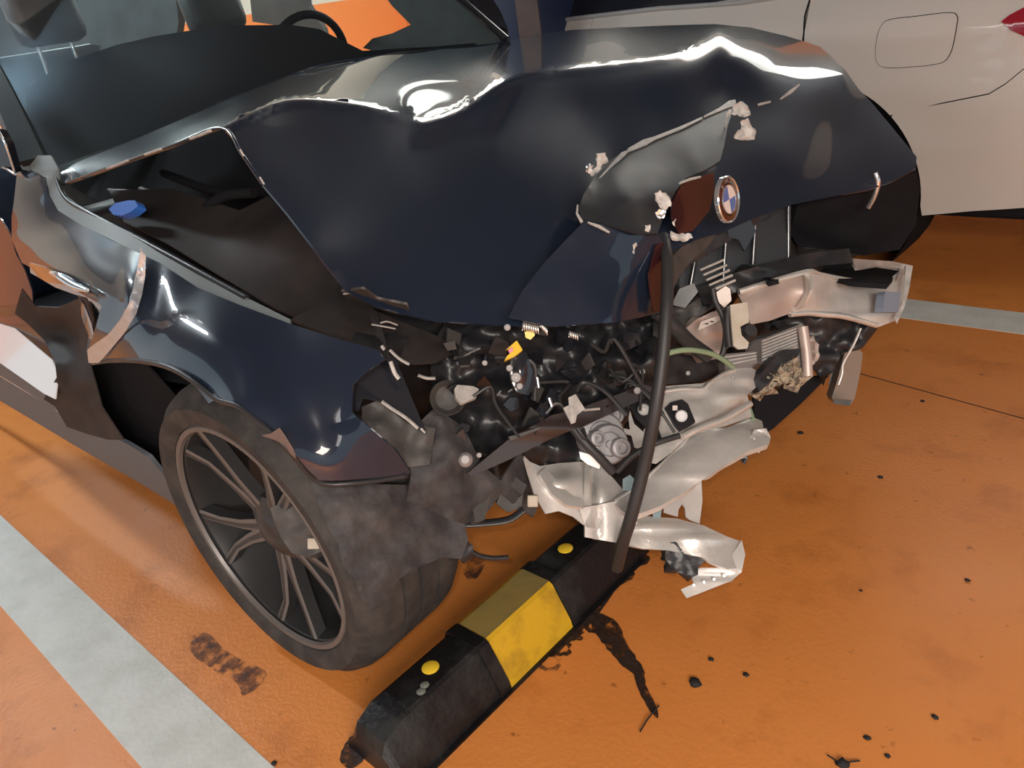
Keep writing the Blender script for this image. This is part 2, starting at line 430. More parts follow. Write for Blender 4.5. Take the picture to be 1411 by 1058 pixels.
# ceiling battens, and wide panels added for fill and paint reflections
for i, (x, y, p, c, hl, hw) in enumerate(LAMPS):
    e = empty('lamp_or_fill_panel', (x, y, 2.53), ['ceiling batten lamp over the rear of the wrecked car', 'added ceiling fill panel in the far corner of the garage', 'added ceiling fill panel above the front of the white car',
        'ceiling batten lamp near the rear wall of the garage', 'added ceiling fill panel over the driving aisle', 'added ceiling fill panel over the empty bay beside the wreck'][i], 'lamp')
    box('lamp_or_fill_housing', (x-hl-.02, y-hw-.01, 2.56), (x+hl+.02, y+hw+.01, 2.699), lampbody, e, .006)
    if hw < .2:
        for s in (-.045, .045): tube('lamp_tube', [(x-.6, y+s, 2.535), (x+.6, y+s, 2.535)], .013, tube_e, e, 8, 0)
    else: box('fill_panel_face', (x-hl, y-hw, 2.54), (x+hl, y+hw, 2.561), fill_e, e, .004)

# ------------------------------------------------------------------ wheels
def wheel(center, nrm, R, rr, wdt, parent, nsp=5, inward=None):
    """center on the outer face; nrm points outwards"""
    n = Vector(nrm).normalized(); c = Vector(center)
    w0 = lathe('wheel', c, n, [(rr-.012, -wdt+.02), (rr-.012, -.04), (rr-.006, -.012), (rr+.010, 0), (rr+.012, -.006), (rr+.003, -.02), (rr-.004, -wdt+.02)], rim_m, parent, 64)
    lathe('rim_edge', c, n, [(rr-.006, -.004), (rr-.003, .003), (rr+.006, .004), (rr+.009, 0), (rr+.006, -.004)], rim_l, w0, 72)
    sw = (R-rr)
    lathe('tyre', c, n, [(rr+.004, -.012), (rr+.010, .004), (rr+sw*.35, .013), (rr+sw*.6, .013), (R-.028, .004), (R-.012, -.010), (R-.003, -.03),
        (R, -.055), (R, -.075), (R-.007, -.077), (R-.007, -.083), (R, -.085), (R, -.118), (R-.007, -.120), (R-.007, -.127), (R, -.129), (R, -.165), (R-.007, -.167), (R-.007, -.173), (R, -.175), (R, -wdt+.05), (R-.003, -wdt+.03), (R-.014, -wdt+.01), (R-.04, -wdt), (rr+.004, -wdt+.015)], rubber, w0, 96)
    lathe('brake_disc', c, n, [(0, -.11), (.17, -.11), (.172, -.12), (.172, -.14), (.16, -.145), (0, -.145)], M('brake_steel', (.12, .1, .09), .4, .8) if 'brake_steel' not in bpy.data.materials else bpy.data.materials['brake_steel'], w0, 40)
    lathe('hub_cap', c, n, [(0, -.022), (.028, -.024), (.034, -.028), (.052, -.035), (.075, -.045), (.08, -.08), (0, -.085)], rim_m, w0, 32)
    s = n.cross(Vector((0, 0, 1))).normalized(); q = n.cross(s)
    for k in range(nsp*2):
        base = 2*math.pi*(k//2)/nsp+.35; da = .10 if k % 2 else -.10; da2 = .25 if k % 2 else -.25
        def pt(r, a, h): return c+(s*math.cos(a)+q*math.sin(a))*r+n*h
        vs_ = []; st = [(.055, da*1.7, .017, -.038), (.12, da*1.25+da2*.1, .012, -.030), (.19, da2*.72, .0095, -.022), (rr-.006, da2, .0115, -.008)]
        for r, a_, hw, h in st:
            A = base+a_; dw = hw/r
            vs_ += [pt(r, A-dw, h-.028), pt(r, A-dw, h-.003), pt(r, A-dw*.4, h), pt(r, A+dw*.4, h), pt(r, A+dw, h-.003), pt(r, A+dw, h-.028)]
        fs = []
        for i in range(len(st)-1):
            for j in range(6): fs.append([i*6+j, i*6+(j+1) % 6, (i+1)*6+(j+1) % 6, (i+1)*6+j])
        fs += [[5, 4, 3, 2, 1, 0], [18, 19, 20, 21, 22, 23]]
        o = mesh('spoke', vs_, fs, rim_m, w0, True, 30)
        # machined edge on the outer face of the spoke
        o.data.materials.append(rim_l)
        for p in o.data.polygons:
            if set(v % 6 for v in p.vertices) in ({1, 2}, {3, 4}) and len(p.vertices) == 4: p.material_index = 1
    return w0
# ------------------------------------------------------------------ white car
WC = empty('white_car', (-1.6, 3.7, 0), 'pearl white car parked in the bay beyond the black wreck', 'car')
def wy(x, z):
    y = 3.1+.05*((z-.62)/.4)**2 if z > .62 else 3.1+.035*((.62-z)/.35)**2
    if z > .98: y += (z-.98)*.42
    if x > -.75: y += .50*(1-math.sqrt(max(0, 1-min(1, ((x+.75)/.85))**2)))
    y -= .012*math.exp(-((z-.9)/.05)**2)*(1 if x > -3 else 0)
    return y
def wpanel(name, poly, mat, step=.05, th=.01, off=0, parent=WC):
    V2, F = tri_poly(poly, step)
    V = [(x, wy(x, z)+off, z) for x, z in V2]
    F2 = []
    for f in F:
        nn = np.cross(np.subtract(V[f[1]], V[f[0]]), np.subtract(V[f[2]], V[f[0]]))
        F2.append(f if nn[1] < 0 else f[::-1])
    return thick_mesh(name, V, F2, th, mat, parent, True, back_dir=(0, 1, 0))
def xz(u, v, y=3.12):
    p = P(u, v, y); return (p.x, p.z)
arc_c = (-1.36, .33); ar = .43
def arc(a0, a1, n=14, r=ar): return [(arc_c[0]+r*math.cos(math.radians(a0+(a1-a0)*i/n)), arc_c[1]+r*math.sin(math.radians(a0+(a1-a0)*i/n))) for i in range(n+1)]
g = .003
belt = [xz(750, 28), xz(812, 20), xz(905, 9), xz(1000, 3)]
bz = lambda x: np.interp(x, [-4.2, belt[0][0], belt[1][0], belt[2][0], belt[3][0], -1.2, -.6], [.93, belt[0][1], belt[1][1], belt[2][1], belt[3][1], 1.075, 1.1])
xg = -1.378     # rear door gap
xd = xz(804, 30)[0]
# quarter panel above the bumper seam
seam = [xz(1236, 151), xz(1300, 140), xz(1365, 127), xz(1388, 113), xz(1411, 94)]
flap = [xz(u, v) for u, v in catmull([(1216, 34), (1228, 27), (1262, 23), (1306, 18), (1318, 22), (1319, 34), (1314, 62), (1306, 80), (1292, 87), (1255, 91), (1224, 92), (1211, 86), (1208, 74), (1210, 54)], 4, True)]
lamp_p = [xz(u, v) for u, v in [(1381, 29), (1392, 20), (1411, 10), (1440, 0), (1440, 66), (1411, 48), (1395, 41)]]
arcs = arc(25, 130); sx, sz = seam[0]
ang0 = math.degrees(math.atan2(seam[0][1]-arc_c[1], seam[0][0]-arc_c[0]))
qa = arc(ang0, 92)
qp = qa+[(xg+g, .80), (xg+g, .93), (xg+g, bz(xg)-.004), (-1.1, 1.08), (-.8, 1.10), (-.45, 1.08), (-.30, 1.0)]+[(lamp_p[3][0], lamp_p[3][1])]+[lamp_p[k] for k in (2, 1, 0, 6, 5, 4)]+[(-.44, seam[4][1]+.02)]+seam[::-1][:-1]
quarter = wpanel('quarter_panel', qp, white_paint, .05)
def shrink(poly, k):
    c = np.mean(poly, 0); return [tuple(c+(np.array(p)-c)*k) for p in poly]
fl = wpanel('fuel_flap', flap, white_paint, .03, .004, -.0035)
def rimline(poly, closed=True, off=-.0012, r=.0016, name='panel_gap', parent=WC, mat=None):
    return tube(name, [(x, wy(x, z)+off, z) for x, z in poly], r, mat or dark_gap, parent, 6, 0, closed=closed)
rimline(flap, True, -.0005, .0022, parent=fl)
bp = [(x, z-.004) for x, z in seam]+[(-.38, seam[4][1]+.06), (-.1, .75), (.1, .7), (.1, .45), (.0, .33)]+[xz(1500, 282), xz(1411, 288), xz(1340, 292), xz(1268, 299)]+arc(-5, ang0-1, 10)
bump = wpanel('rear_bumper', bp, white_paint, .05)
rimline([(x, z) for x, z in seam]+[(-.38, seam[4][1]+.06)], False, .004, .003)
rimline([(xg, .78), (xg, .9), (xg-.006, .98), (xg-.002, bz(xg))], False, .002, .0032)
tl = wpanel('tail_light', lamp_p, red_lens, .03, .02, -.006)
rd = wpanel('rear_door', [(xg-g, .77)]+arc(95, 178, 12)+[(-1.80, .26), (xd+g, .26), (xd+g, bz(xd)-.004), (-1.8, bz(-1.8)-.004), (xg-g, bz(xg)-.004)], white_paint, .06)
fd = wpanel('front_door', [(xd-g, .26), (xd-g, bz(xd)-.004), (-3.7, bz(-3.7)-.004), (-3.9, .26)], white_paint, .08)
wpanel('front_fender', [(-3.91, .3), (-3.71, .88), (-4.6, .85), (-4.9, .5), (-4.85, .3)], white_paint, .1)
# belt trim, window glass, roof rail
bt = [(x, float(bz(x))-.012) for x in np.linspace(-3.7, -1.3, 14)]
tube('belt_trim', [(x, wy(x, z)-.006, z) for x, z in bt], .012, satin, WC, 8, 0, squash=.8)
def wglass(name, x0, x1, parent=WC):
    return wpanel(name, [(x0, float(bz(x0))-.02), (x1, float(bz(x1))-.02), (x1-.05, float(bz(x1))+.33), (x0-.05, float(bz(x0))+.33)], gloss_d, .1, .005, .01)
wglass('window_pillar', -2.34, -2.24); wglass('rear_window', -2.25, -1.25); wglass('front_window', -3.6, -2.32)
wpanel('roof_side', [(-3.6, 1.30), (-1.2, 1.42), (-.9, 1.1), (-.6, 1.1), (-1.0, 1.5), (-3.5, 1.42)], white_paint, .1)
mesh('roof', [(-3.5, 3.3, 1.42), (-1.0, 3.3, 1.5), (-1.0, 4.5, 1.5), (-3.5, 4.5, 1.42), (-3.5, 3.3, 1.40), (-1.0, 3.3, 1.48), (-1.0, 4.5, 1.48), (-3.5, 4.5, 1.40)], [[0, 1, 2, 3], [7, 6, 5, 4], [0, 4, 5, 1], [1, 5, 6, 2], [2, 6, 7, 3], [3, 7, 4, 0]], white_paint, WC, False)
box('body_core', (-4.2, 3.27, .7), (-.75, 3.29, 1.02), dark_gap, WC, 0)
box('underbody', (-4.7, 3.24, .22), (-.2, 4.7, .72), dark_gap, WC, .03)
wpanel('sill', [(-3.0, .2), (-1.8, .2), (-1.80, .255), (-3.0, .255)], white_paint, .08)
wheel((arc_c[0], 3.14, .33), (0, -1, 0), .33, .235, .22, WC)
rc = lathe('wheel_arch_liner', (arc_c[0], 3.13, .33), (0, -1, 0), [(.428, 0), (.432, -.28), (.40, -.30), (.0, -.30)], dark_gap, WC, 40)

# ------------------------------------------------------------------ wheel stop
WS = empty('wheel_stop', (-.98, .82, 0), 'black rubber wheel stop with yellow middle in front of the tyre', 'wheel stop')
prof = [(-.906, .0), (-.910, .022), (-.948, .098), (-.956, .103), (-1.022, .103), (-1.032, .097), (-1.066, .02), (-1.07, 0)]
def stopseg(name, y0, y1, mat, grow=0, parent=WS, taper0=0, taper1=0, topmat=None, nz_=8):
    verts = []; faces = []; n = len(prof); ys = []
    if taper0: ys += [(y0, .55), (y0+.012, .8), (y0+taper0, 1)]
    else: ys.append((y0, 1))
    for k in range(1, nz_): ys.append((y0+taper0+(y1-taper1-y0-taper0)*k/nz_, 1))
    if taper1: ys += [(y1-taper1, 1), (y1-.012, .8), (y1, .55)]
    else: ys.append((y1, 1))
    cx = -.988
    for y, k in ys:
        for x, z in prof:
            gx = grow if x > cx else -grow
            zz = min(z, .103*k+0) if z > .05 else z
            kk = 1 if z > .05 else 1
            xx = cx+(x-cx)*(1-(1-k)*.25*(z/.1))+gx
            verts.append((xx, y, zz+(grow if z > .05 else 0)))
    for i in range(len(ys)-1):
        for j in range(n-1): faces.append([i*n+j, i*n+j+1, (i+1)*n+j+1, (i+1)*n+j])
    faces.append(list(range(n))[::-1]); faces.append([(len(ys)-1)*n+j for j in range(n)])
    o = mesh(name, verts, faces, mat, parent, True, 25)
    if topmat:
        o.data.materials.append(topmat)
        for p in o.data.polygons:
            if p.normal.z > .9 or p.normal.z < -.9: p.material_index = 1
    return o
body = stopseg('stop_body', .462, 1.235, rubber_g, 0, taper0=.05, taper1=.05)
band = stopseg('yellow_band', .742, .938, yel_band, .0035, topmat=yel_top)
for y0 in (.712, .940): stopseg('end_rib', y0, y0+.028, rubber_g, .005, nz_=1)
for u, v in ((593, 919), (779, 755)):
    c = P(u, v, .104, 'z'); lathe('bolt_cap', (c.x, c.y, .102), (0, 0, 1), [(0, .005), (.012, .0045), (.017, .002), (.018, -.002)], yellowp, WS, 24)
for u, v in ((585, 943), (580, 952)):
    c = P(u, v, .1045, 'z'); lathe('putty_smear', (c.x, c.y, .1035), (0, 0, 1), [(0, .0022), (.006, .0015), (.009, 0)], M('putty', (.16, .17, .15), .7), WS, 12)
box('base_flange', (-.915, .47, .0005), (-.895, 1.2, .004), rubber_g, WS, 0)
# ------------------------------------------------------------------ floor marks and debris
def blob(name, pts, mat, z=.0016, h=.001, jag=.003, label=None, cat=None, group=None, seed=0):
    V2, F = tri_poly([tuple(p) for p in catmull(pts, 4, True)], 8)
    V = []
    for u, v in V2:
        jx = 2.2*noise.noise(Vector((u/6, v/6, seed))); jy = 2.2*noise.noise(Vector((u/6, v/6, seed+9)))
        p = P(u+jx, v+jy, z, 'z'); V.append(np.array((p.x, p.y, z)))
    F2 = [f if np.cross(V[f[1]]-V[f[0]], V[f[2]]-V[f[0]])[2] > 0 else f[::-1] for f in F]
    o = thick_mesh(name, V, F2, h, mat, None, True, back_dir=(0, 0, -1))
    if label: tag(o, label, cat, group)
    return o
def trail(path, widths):
    L = []; R_ = []
    pts = [np.array(p, float) for p in path]
    for i, p in enumerate(pts):
        a = pts[max(0, i-1)]; b = pts[min(len(pts)-1, i+1)]; d = (b-a)/np.linalg.norm(b-a); n = np.array([-d[1], d[0]])*widths[i]/2
        L.append(p+n); R_.append(p-n)
    return L+R_[::-1]
blob('oil_trail', trail([(818, 850), (838, 868), (852, 890), (866, 910), (880, 925), (884, 945), (896, 968), (905, 985)], [16, 34, 26, 22, 16, 12, 12, 5]), oil_mid, label='dark oil trail running from the middle of the wheel stop towards the bottom', cat='stain', seed=1)
blob('oil_and_contact_shadow', trail([(855, 775), (835, 800), (815, 835), (796, 856), (776, 878), (758, 900)], [50, 36, 30, 26, 22, 12]), oil_mid, .0012, label='dark oil stain and contact shadow along the front foot of the wheel stop', cat='stain', seed=2)  # oil, with the contact shadow beside the stop painted into it
for k, (pts, lab) in enumerate([([(760, 868), (775, 862), (790, 850), (806, 846), (815, 856), (800, 868), (780, 880), (762, 884)], 'small brown oil ring beside the wheel stop'),
    ([(468, 1046), (476, 1025), (490, 1012), (500, 1030), (498, 1050), (480, 1058)], 'black grime patch at the near end of the wheel stop'),
    ([(860, 768), (880, 762), (896, 768), (888, 778), (868, 782)], 'dark smudge under the hanging aluminium rail'),
    ([(640, 775), (655, 765), (668, 770), (662, 790), (648, 798), (638, 790)], 'brown smudge beside the tyre and the wheel stop'),
    ([(262, 880), (285, 872), (310, 895), (345, 915), (366, 925), (360, 942), (336, 958), (325, 940), (290, 920), (266, 902)], 'brownish smudge on the floor between white line and tyre')]):
    blob('floor_smudge', pts, oil_thin if k in (0, 3, 4) else oil_mid, .0009+.0001*k, .0008, label=lab, cat='stain', seed=3+k)
for k, (u, v, r, lab) in enumerate([(818, 862, 9, 'oil ring beside the top of the oil trail'), (793, 874, 8, 'small dark oil ring between two others by the wheel stop'), (775, 893, 10, 'dark oil ring at the foot of the yellow band'), (757, 912, 13, 'faint oil ring lowest along the wheel stop')]):
    ob = blob('oil_ring', trail([(u+r*math.cos(a)*1.1, v+r*math.sin(a)*.8) for a in np.linspace(.3, 6.1, 13)], [5+2*math.sin(i*1.7) for i in range(13)]), oil_mid if k < 3 else oil_thin, .0015-.0001*k, .0008, label=lab, cat='stain', seed=20+k)
def chunk(name, u, v, r, label, sq=.6, cat='debris', seed=0, group=None):
    c = P(u, v, 0, 'z'); bm = bmesh.new(); bmesh.ops.create_icosphere(bm, subdivisions=2, radius=1)
    for vt in bm.verts:
        k = 1+.55*noise.noise(vt.co*2.1+Vector((seed*3.1, 0, 0))); vt.co = Vector((vt.co.x*r*k, vt.co.y*r*k*.8, max(-.3, vt.co.z)*r*sq*k+r*sq*.3))
    me = bpy.data.meshes.new(name); bm.to_mesh(me); bm.free(); o = link(name, me, debris_m); o.location = c
    return tag(o, label, cat, group)
chunk('rubber_crumb', 957, 942, .0125, 'largest black crumb on the floor, right of the wheel stop', seed=1)
chunk('rubber_crumb', 980, 909, .006, 'small black crumb just above the largest crumb', seed=2)
chunk('rubber_crumb', 1028, 930, .006, 'small oval black crumb to the right of the largest crumb', seed=3)
chunk('rubber_crumb', 1103, 597, .008, 'black crumb on the floor right of the aluminium bar end', seed=4)
chunk('rubber_crumb', 1213, 658, .007, 'black crumb below the dangling tube bracket', seed=5)
chunk('rubber_crumb', 1333, 800, .006, 'black crumb on open floor near the right edge', seed=6)
chunk('rubber_crumb', 1186, 814, .004, 'tiny crumb right of the hanging rail end', seed=7)
chunk('rubber_crumb', 1288, 988, .006, 'brown crumb near the lower right corner', seed=8)
chunk('rubber_crumb', 1195, 1017, .006, 'black crumb near the bottom edge, right of centre', seed=9)
chunk('rubber_crumb', 1223, 1042, .005, 'small crumb at the bottom edge on the right', seed=10)
chunk('rubber_crumb', 1161, 1053, .011, 'grey crumb cut by the bottom edge', seed=11)
chunk('rubber_crumb', 1271, 553, .006, 'crumb next to the floor joint at the right', seed=12)
chunk('rubber_crumb', 378, 1052, .006, 'crumb beside the white line at the bottom', seed=13)
tube('twig', [P(882, 1008, .004, 'z'), P(893, 990, .006, 'z'), P(908, 972, .004, 'z')], .0016, debris_m, None, 6, 3)
tag(bpy.data.objects['twig'], 'thin dark twig on the orange floor below the oil trail', 'twig')
tube('wire_scrap', [P(1140, 1040, .003, 'z'), P(1158, 1050, .004, 'z'), P(1185, 1048, .003, 'z')], .0014, debris_m, None, 6, 3)
tag(bpy.data.objects['wire_scrap'], 'bent brown wire scrap at the bottom edge of the photo', 'wire')
# ------------------------------------------------------------------ the wrecked car
BC = empty('black_car', (-2.2, 1.45, 0), 'wrecked black car with folded bonnet and torn off front bumper', 'car')
# hidden masses
box('engine_block', (-1.95, .95, .3), (-1.22, 1.95, .66), plastic_d, BC, .03)
box('firewall', (-2.45, .72, .3), (-2.3, 2.2, .86), plastic_d, BC, .02)
box('underbody', (-5.0, .75, .18), (-1.9, 2.2, .32), dark_gap, BC, .02)
box('front_subframe', (-1.75, 1.02, .17), (-1.15, 1.9, .3), plastic_d, BC, .02)
# --- bonnet
hood_out = [(90, 253), (84, 238), (105, 224), (190, 190), (300, 143), (400, 104), (440, 90), (480, 82), (520, 77), (570, 71), (610, 67), (690, 59), (745, 47), (790, 41), (850, 38), (920, 35), (985, 33), (1035, 38), (1085, 50), (1130, 64), (1165, 97), (1185, 125), (1200, 140), (1235, 182), (1263, 216),
    (1262, 232), (1230, 250), (1195, 262), (1150, 270), (1090, 282), (1040, 300), (1000, 318), (960, 330), (928, 345), (916, 380), (912, 428), (880, 438), (800, 445), (750, 450), (680, 447), (600, 442), (555, 432), (520, 422), (478, 400), (450, 366), (430, 338), (395, 293), (362, 254), (333, 212), (318, 186), (305, 175), (280, 184), (240, 200), (174, 223), (120, 243)]
hood_ridge = [(305, 176, .73), (340, 158, .80), (390, 138, .93), (440, 137, 1.0), (500, 144, 1.08), (545, 158, 1.13), (575, 168, 1.165), (605, 163, 1.22), (640, 148, 1.31), (700, 108, 1.49), (760, 96, 1.58), (850, 86, 1.71), (940, 70, 1.87), (986, 36, 2.2)]
hood_rear = [(90, 253, .72), (84, 238, .74), (190, 190, .95), (300, 143, 1.2), (400, 104, 1.45), (520, 77, 1.72), (610, 67, 1.95), (690, 59, 2.12), (745, 47, 2.28), (850, 38, 2.32), (985, 33, 2.32), (174, 223, .72), (240, 200, .72)]
hood_ctl = [(985, 33, 2.32), (1085, 50, 2.3), (1165, 97, 2.28), (1200, 140, 2.25), (1263, 216, 2.15),
    (333, 212, .70), (362, 254, .68), (430, 338, .66), (478, 400, .68), (555, 432, .755),
    (430, 200, .86), (560, 250, .955), (680, 200, 1.2), (690, 330, 1.01), (800, 150, 1.49), (660, 440, .86), (780, 446, .99), (905, 432, 1.22),
    (800, 300, 1.16), (870, 370, 1.2), (900, 150, 1.60), (1000, 120, 1.82), (1080, 130, 1.93), (1010, 160, 1.74), (1000, 270, 1.5), (1090, 230, 1.72), (1150, 180, 2.0), (1200, 250, 1.95), (960, 320, 1.36), (1090, 280, 1.66)]
hood = relief('hood', hood_out, hood_ctl, paint, BC, 6, .004, ridge=hood_ridge, rear=hood_rear, dents=[(790, 330, 25, 60, .02), (850, 250, 30, 60, .03), (740, 400, 60, 22, -.012), (1060, 100, 26, 40, -.012)])
tube('hood_hem', [P(u, v, y) for u, v, y in [(300, 144, 1.2), (400, 105, 1.45), (440, 91, 1.53), (520, 78, 1.72), (610, 68, 1.95), (690, 60, 2.12), (745, 48, 2.28)]], .004, paint, hood, 8)
tube('hood_hem', [P(u, v, y) for u, v, y in [(92, 252, .72), (174, 222, .72), (240, 199, .72), (305, 176, .73), (333, 212, .70), (362, 254, .68)]], .003, paint, hood, 8)
for q in ([(148, 233), (165, 227), (176, 222)], [(200, 214), (222, 206)], [(262, 192), (276, 187), (290, 181)]): tube('edge_glint', [P(u, v-1, .715) for u, v in q], .0028, white_edge, hood, 6)  # glints along the bonnet's near edge, put in as white pieces
for q in ([(331, 206), (336, 215)], [(358, 244), (364, 254)]): tube('edge_glint', [P(u, v, .68) for u, v in q], .0018, white_edge, hood, 6)
hood['label'] = 'black bonnet buckled up in the middle'
# folded front lip of the bonnet
lip = relief('bonnet_lip', [(822, 240), (842, 220), (862, 207), (900, 192), (940, 177), (980, 158), (1012, 146), (1003, 172), (998, 200), (992, 222), (972, 234), (945, 245), (932, 262), (920, 285), (912, 305), (906, 322), (880, 322), (862, 316), (830, 308), (802, 302), (797, 288), (804, 268)],
    [(822, 240, 1.23), (862, 207, 1.34), (940, 177, 1.50), (1012, 146, 1.70), (1000, 200, 1.50), (945, 245, 1.32), (912, 305, 1.19), (862, 316, 1.10), (802, 302, 1.07), (797, 288, 1.08), (900, 240, 1.27), (860, 270, 1.15)], paint_dull, BC, 8, .005, nz=(.006, 60), label='crumpled dull black front lip of the bonnet')
lower = relief('bonnet_underside', [(916, 430), (925, 380), (918, 345), (906, 322), (862, 316), (806, 304), (780, 330), (750, 362), (720, 400), (700, 438), (760, 450), (850, 444)],
    [(916, 430, 1.19), (906, 322, 1.17), (806, 304, 1.06), (750, 362, .97), (700, 438, .87), (850, 440, 1.03), (830, 370, 1.05)], paint, BC, 9, .004, nz=(.004, 70))
relief('maroon_patch', [(940, 252), (966, 242), (984, 238), (984, 262), (978, 290), (955, 318), (936, 322), (926, 300), (926, 280)], [(940, 252, 1.33), (984, 240, 1.44), (978, 290, 1.40), (936, 322, 1.28)], paint_red, BC, 10, .003, label='dark maroon exposed panel beside the badge')
relief('maroon_strip', [(904, 338), (914, 334), (920, 380), (917, 432), (900, 428), (894, 380)], [(904, 338, 1.16), (917, 432, 1.16), (895, 380, 1.13)], paint_red, BC, 10, .003)
def strip(name, pts, wds, off, mat, parent, ctl, th=.002, label=None, jag=0):
    """ragged ribbon lying on a sheet with the given control points"""
    pl = []
    for side in (1, -1):
        seq = range(len(pts)) if side > 0 else range(len(pts)-1, -1, -1)
        for i in seq:
            a = np.array(pts[max(0, i-1)], float); b = np.array(pts[min(len(pts)-1, i+1)], float); d = (b-a)/np.linalg.norm(b-a)
            j = (random.random()-.5)*jag
            p = np.array(pts[i], float)+side*np.array([-d[1], d[0]])*(wds[i]/2+j); pl.append(tuple(p))
    return relief(name, pl, [(u, v, y-off) for u, v, y in ctl], mat, parent, 5, th, label=label)
lipc = [(822, 240, 1.23), (862, 207, 1.34), (940, 177, 1.50), (1012, 146, 1.70), (1000, 200, 1.50), (945, 245, 1.32)]
strip('bare_metal_edge', [(826, 246), (842, 228), (858, 212), (868, 206)], [2, 5, 6, 1], .008, white_edge, lip, lipc, jag=2)
strip('bare_metal_edge', [(866, 207), (888, 196), (902, 190), (940, 175), (968, 162)], [4, 8, 5, 5, 2], .008, white_edge, lip, lipc, jag=1.5)
strip('bare_metal_edge', [(970, 160), (992, 150), (1006, 142), (1014, 140)], [2, 5, 8, 5], .008, white_edge, lip, lipc, jag=1.5)
def chip(pts, y, parent, name='paint_chip', mat=None, th=.002):
    cs = [(pts[0][0], pts[0][1], y)] if not isinstance(y, list) else y
    t = tof(pts[0][0], pts[0][1], y) if not isinstance(y, list) else None
    c = [(pts[0][0], pts[0][1], t, 't')] if t else y
    rj = random.Random(int(pts[0][0]*7+pts[0][1])); q = []
    for i in range(len(pts)):
        a = np.array(pts[i], float); b = np.array(pts[(i+1) % len(pts)], float); L = np.linalg.norm(b-a); d = (b-a)/L; n_ = max(1, int(L/3.5))
        for j in range(n_): q.append(tuple(a+(b-a)*j/n_+np.array([-d[1], d[0]])*rj.uniform(-1.6, 1.6)*(j > 0)))
    return relief(name, q, c, mat or white_edge, parent, 4, th, nz=(.006, 6))
chip([(1010, 146), (1020, 140), (1030, 146), (1034, 158), (1026, 162), (1016, 158), (1008, 157)], 1.63, hood)
chip([(1020, 168), (1030, 162), (1034, 172), (1042, 182), (1040, 192), (1028, 193), (1012, 191), (1014, 184), (1021, 178)], 1.58, hood)
chip([(1000, 160), (1005, 150), (1008, 152), (1002, 168), (1000, 178)], 1.58, hood)
strip('bare_metal_edge', [(1045, 144), (1062, 140)], [3, 3], .03, white_edge, hood, [(1045, 144, 1.72), (1100, 120, 1.93), (1060, 180, 1.7)])
strip('bare_metal_edge', [(1076, 136), (1090, 126), (1102, 116)], [2, 5, 2], .03, white_edge, hood, [(1045, 144, 1.72), (1100, 120, 1.9), (1060, 180, 1.7)])
chip([(902, 266), (910, 262), (922, 272), (925, 284), (916, 290), (908, 284), (904, 276)], 1.14, lip)
chip([(908, 288), (918, 290), (915, 300), (908, 302), (903, 294)], 1.12, lip, mat=chrome)
chip([(924, 318), (932, 322), (952, 322), (955, 328), (944, 333), (926, 331)], 1.22, hood)
chip([(926, 306), (932, 302), (930, 312)], 1.22, hood)
chip([(889, 310), (896, 309), (894, 320), (888, 318)], 1.09, lip)
chip([(872, 338), (877, 334), (874, 350), (871, 348)], 1.07, lower)
chip([(822, 212), (834, 210), (838, 222), (830, 226), (824, 236), (815, 243), (812, 238), (822, 230)], 1.2, lip)
chip([(806, 236), (812, 226), (818, 228), (814, 240)], 1.2, lip, mat=chrome)
strip('bare_metal_edge', [(796, 282), (795, 294), (802, 306)], [2, 3, 4], .01, white_edge, lip, [(797, 288, 1.07), (802, 302, 1.06), (862, 316, 1.10), (860, 270, 1.14)])
strip('bare_metal_edge', [(810, 306), (826, 312), (840, 320)], [2, 4, 2], .01, white_edge, lip, [(797, 288, 1.07), (802, 302, 1.06), (862, 316, 1.10), (860, 270, 1.14)])
strip('bare_metal_edge', [(936, 252), (952, 246), (966, 243)], [2, 3, 2], .01, white_edge, lip, [(945, 245, 1.32), (1000, 200, 1.50), (900, 240, 1.27)])
# --- badge
ec = P(1002, 275, 1.36); ea = Vector((.99, .06, .14)).normalized()
emb = lathe('badge', ec, ea, [(.030, .004), (.040, .003), (.042, 0), (.042, -.006), (0, -.006)], emb_ring, BC, 40, label='round badge with blue and white quarters')
lathe('badge_rim', ec, ea, [(.040, .003), (.0425, .005), (.044, .003), (.044, -.004)], chrome, emb, 40)
for k in range(4):
    lathe('badge_quarter', ec, ea, [(0, .0045), (.0255, .0045), (.0258, .002)], emb_blue if k % 2 else emb_white, emb, 10, a0=k*math.pi/2+.0, a1=(k+1)*math.pi/2)
lathe('badge_ring', ec, ea, [(.0255, .003), (.0262, .0052), (.0275, .0052), (.028, .003)], chrome, emb, 40)
s_ = ea.cross(Vector((0, 0, 1))).normalized(); q_ = ea.cross(s_)
def badge_letter(ch, a):
    cu = bpy.data.curves.new('letter', 'FONT'); cu.body = ch; cu.size = .0125; cu.align_x = 'CENTER'; cu.align_y = 'CENTER'; cu.extrude = .0006
    tmp = bpy.data.objects.new('letter', cu); COL.objects.link(tmp)
    dg = bpy.context.evaluated_depsgraph_get(); me = bpy.data.meshes.new_from_object(tmp.evaluated_get(dg)); COL.objects.unlink(tmp); bpy.data.objects.remove(tmp)
    # right (as seen) = -s_, up = world up
    right = Vector((0, 0, 1)).cross(ea).normalized(); up = ea.cross(right)
    rd_ = up*math.cos(a)+right*math.sin(a); tg = right*math.cos(a)-up*math.sin(a)
    for v in me.vertices: v.co = ec+rd_*(.034+v.co.y)+tg*v.co.x+ea*(.0046+v.co.z)
    link('badge_letter', me, M('badge_silver', (.35, .33, .32), .3, .6), emb, False)
for ch, a in (('B', -.62), ('M', 0), ('W', .62)): badge_letter(ch, a)

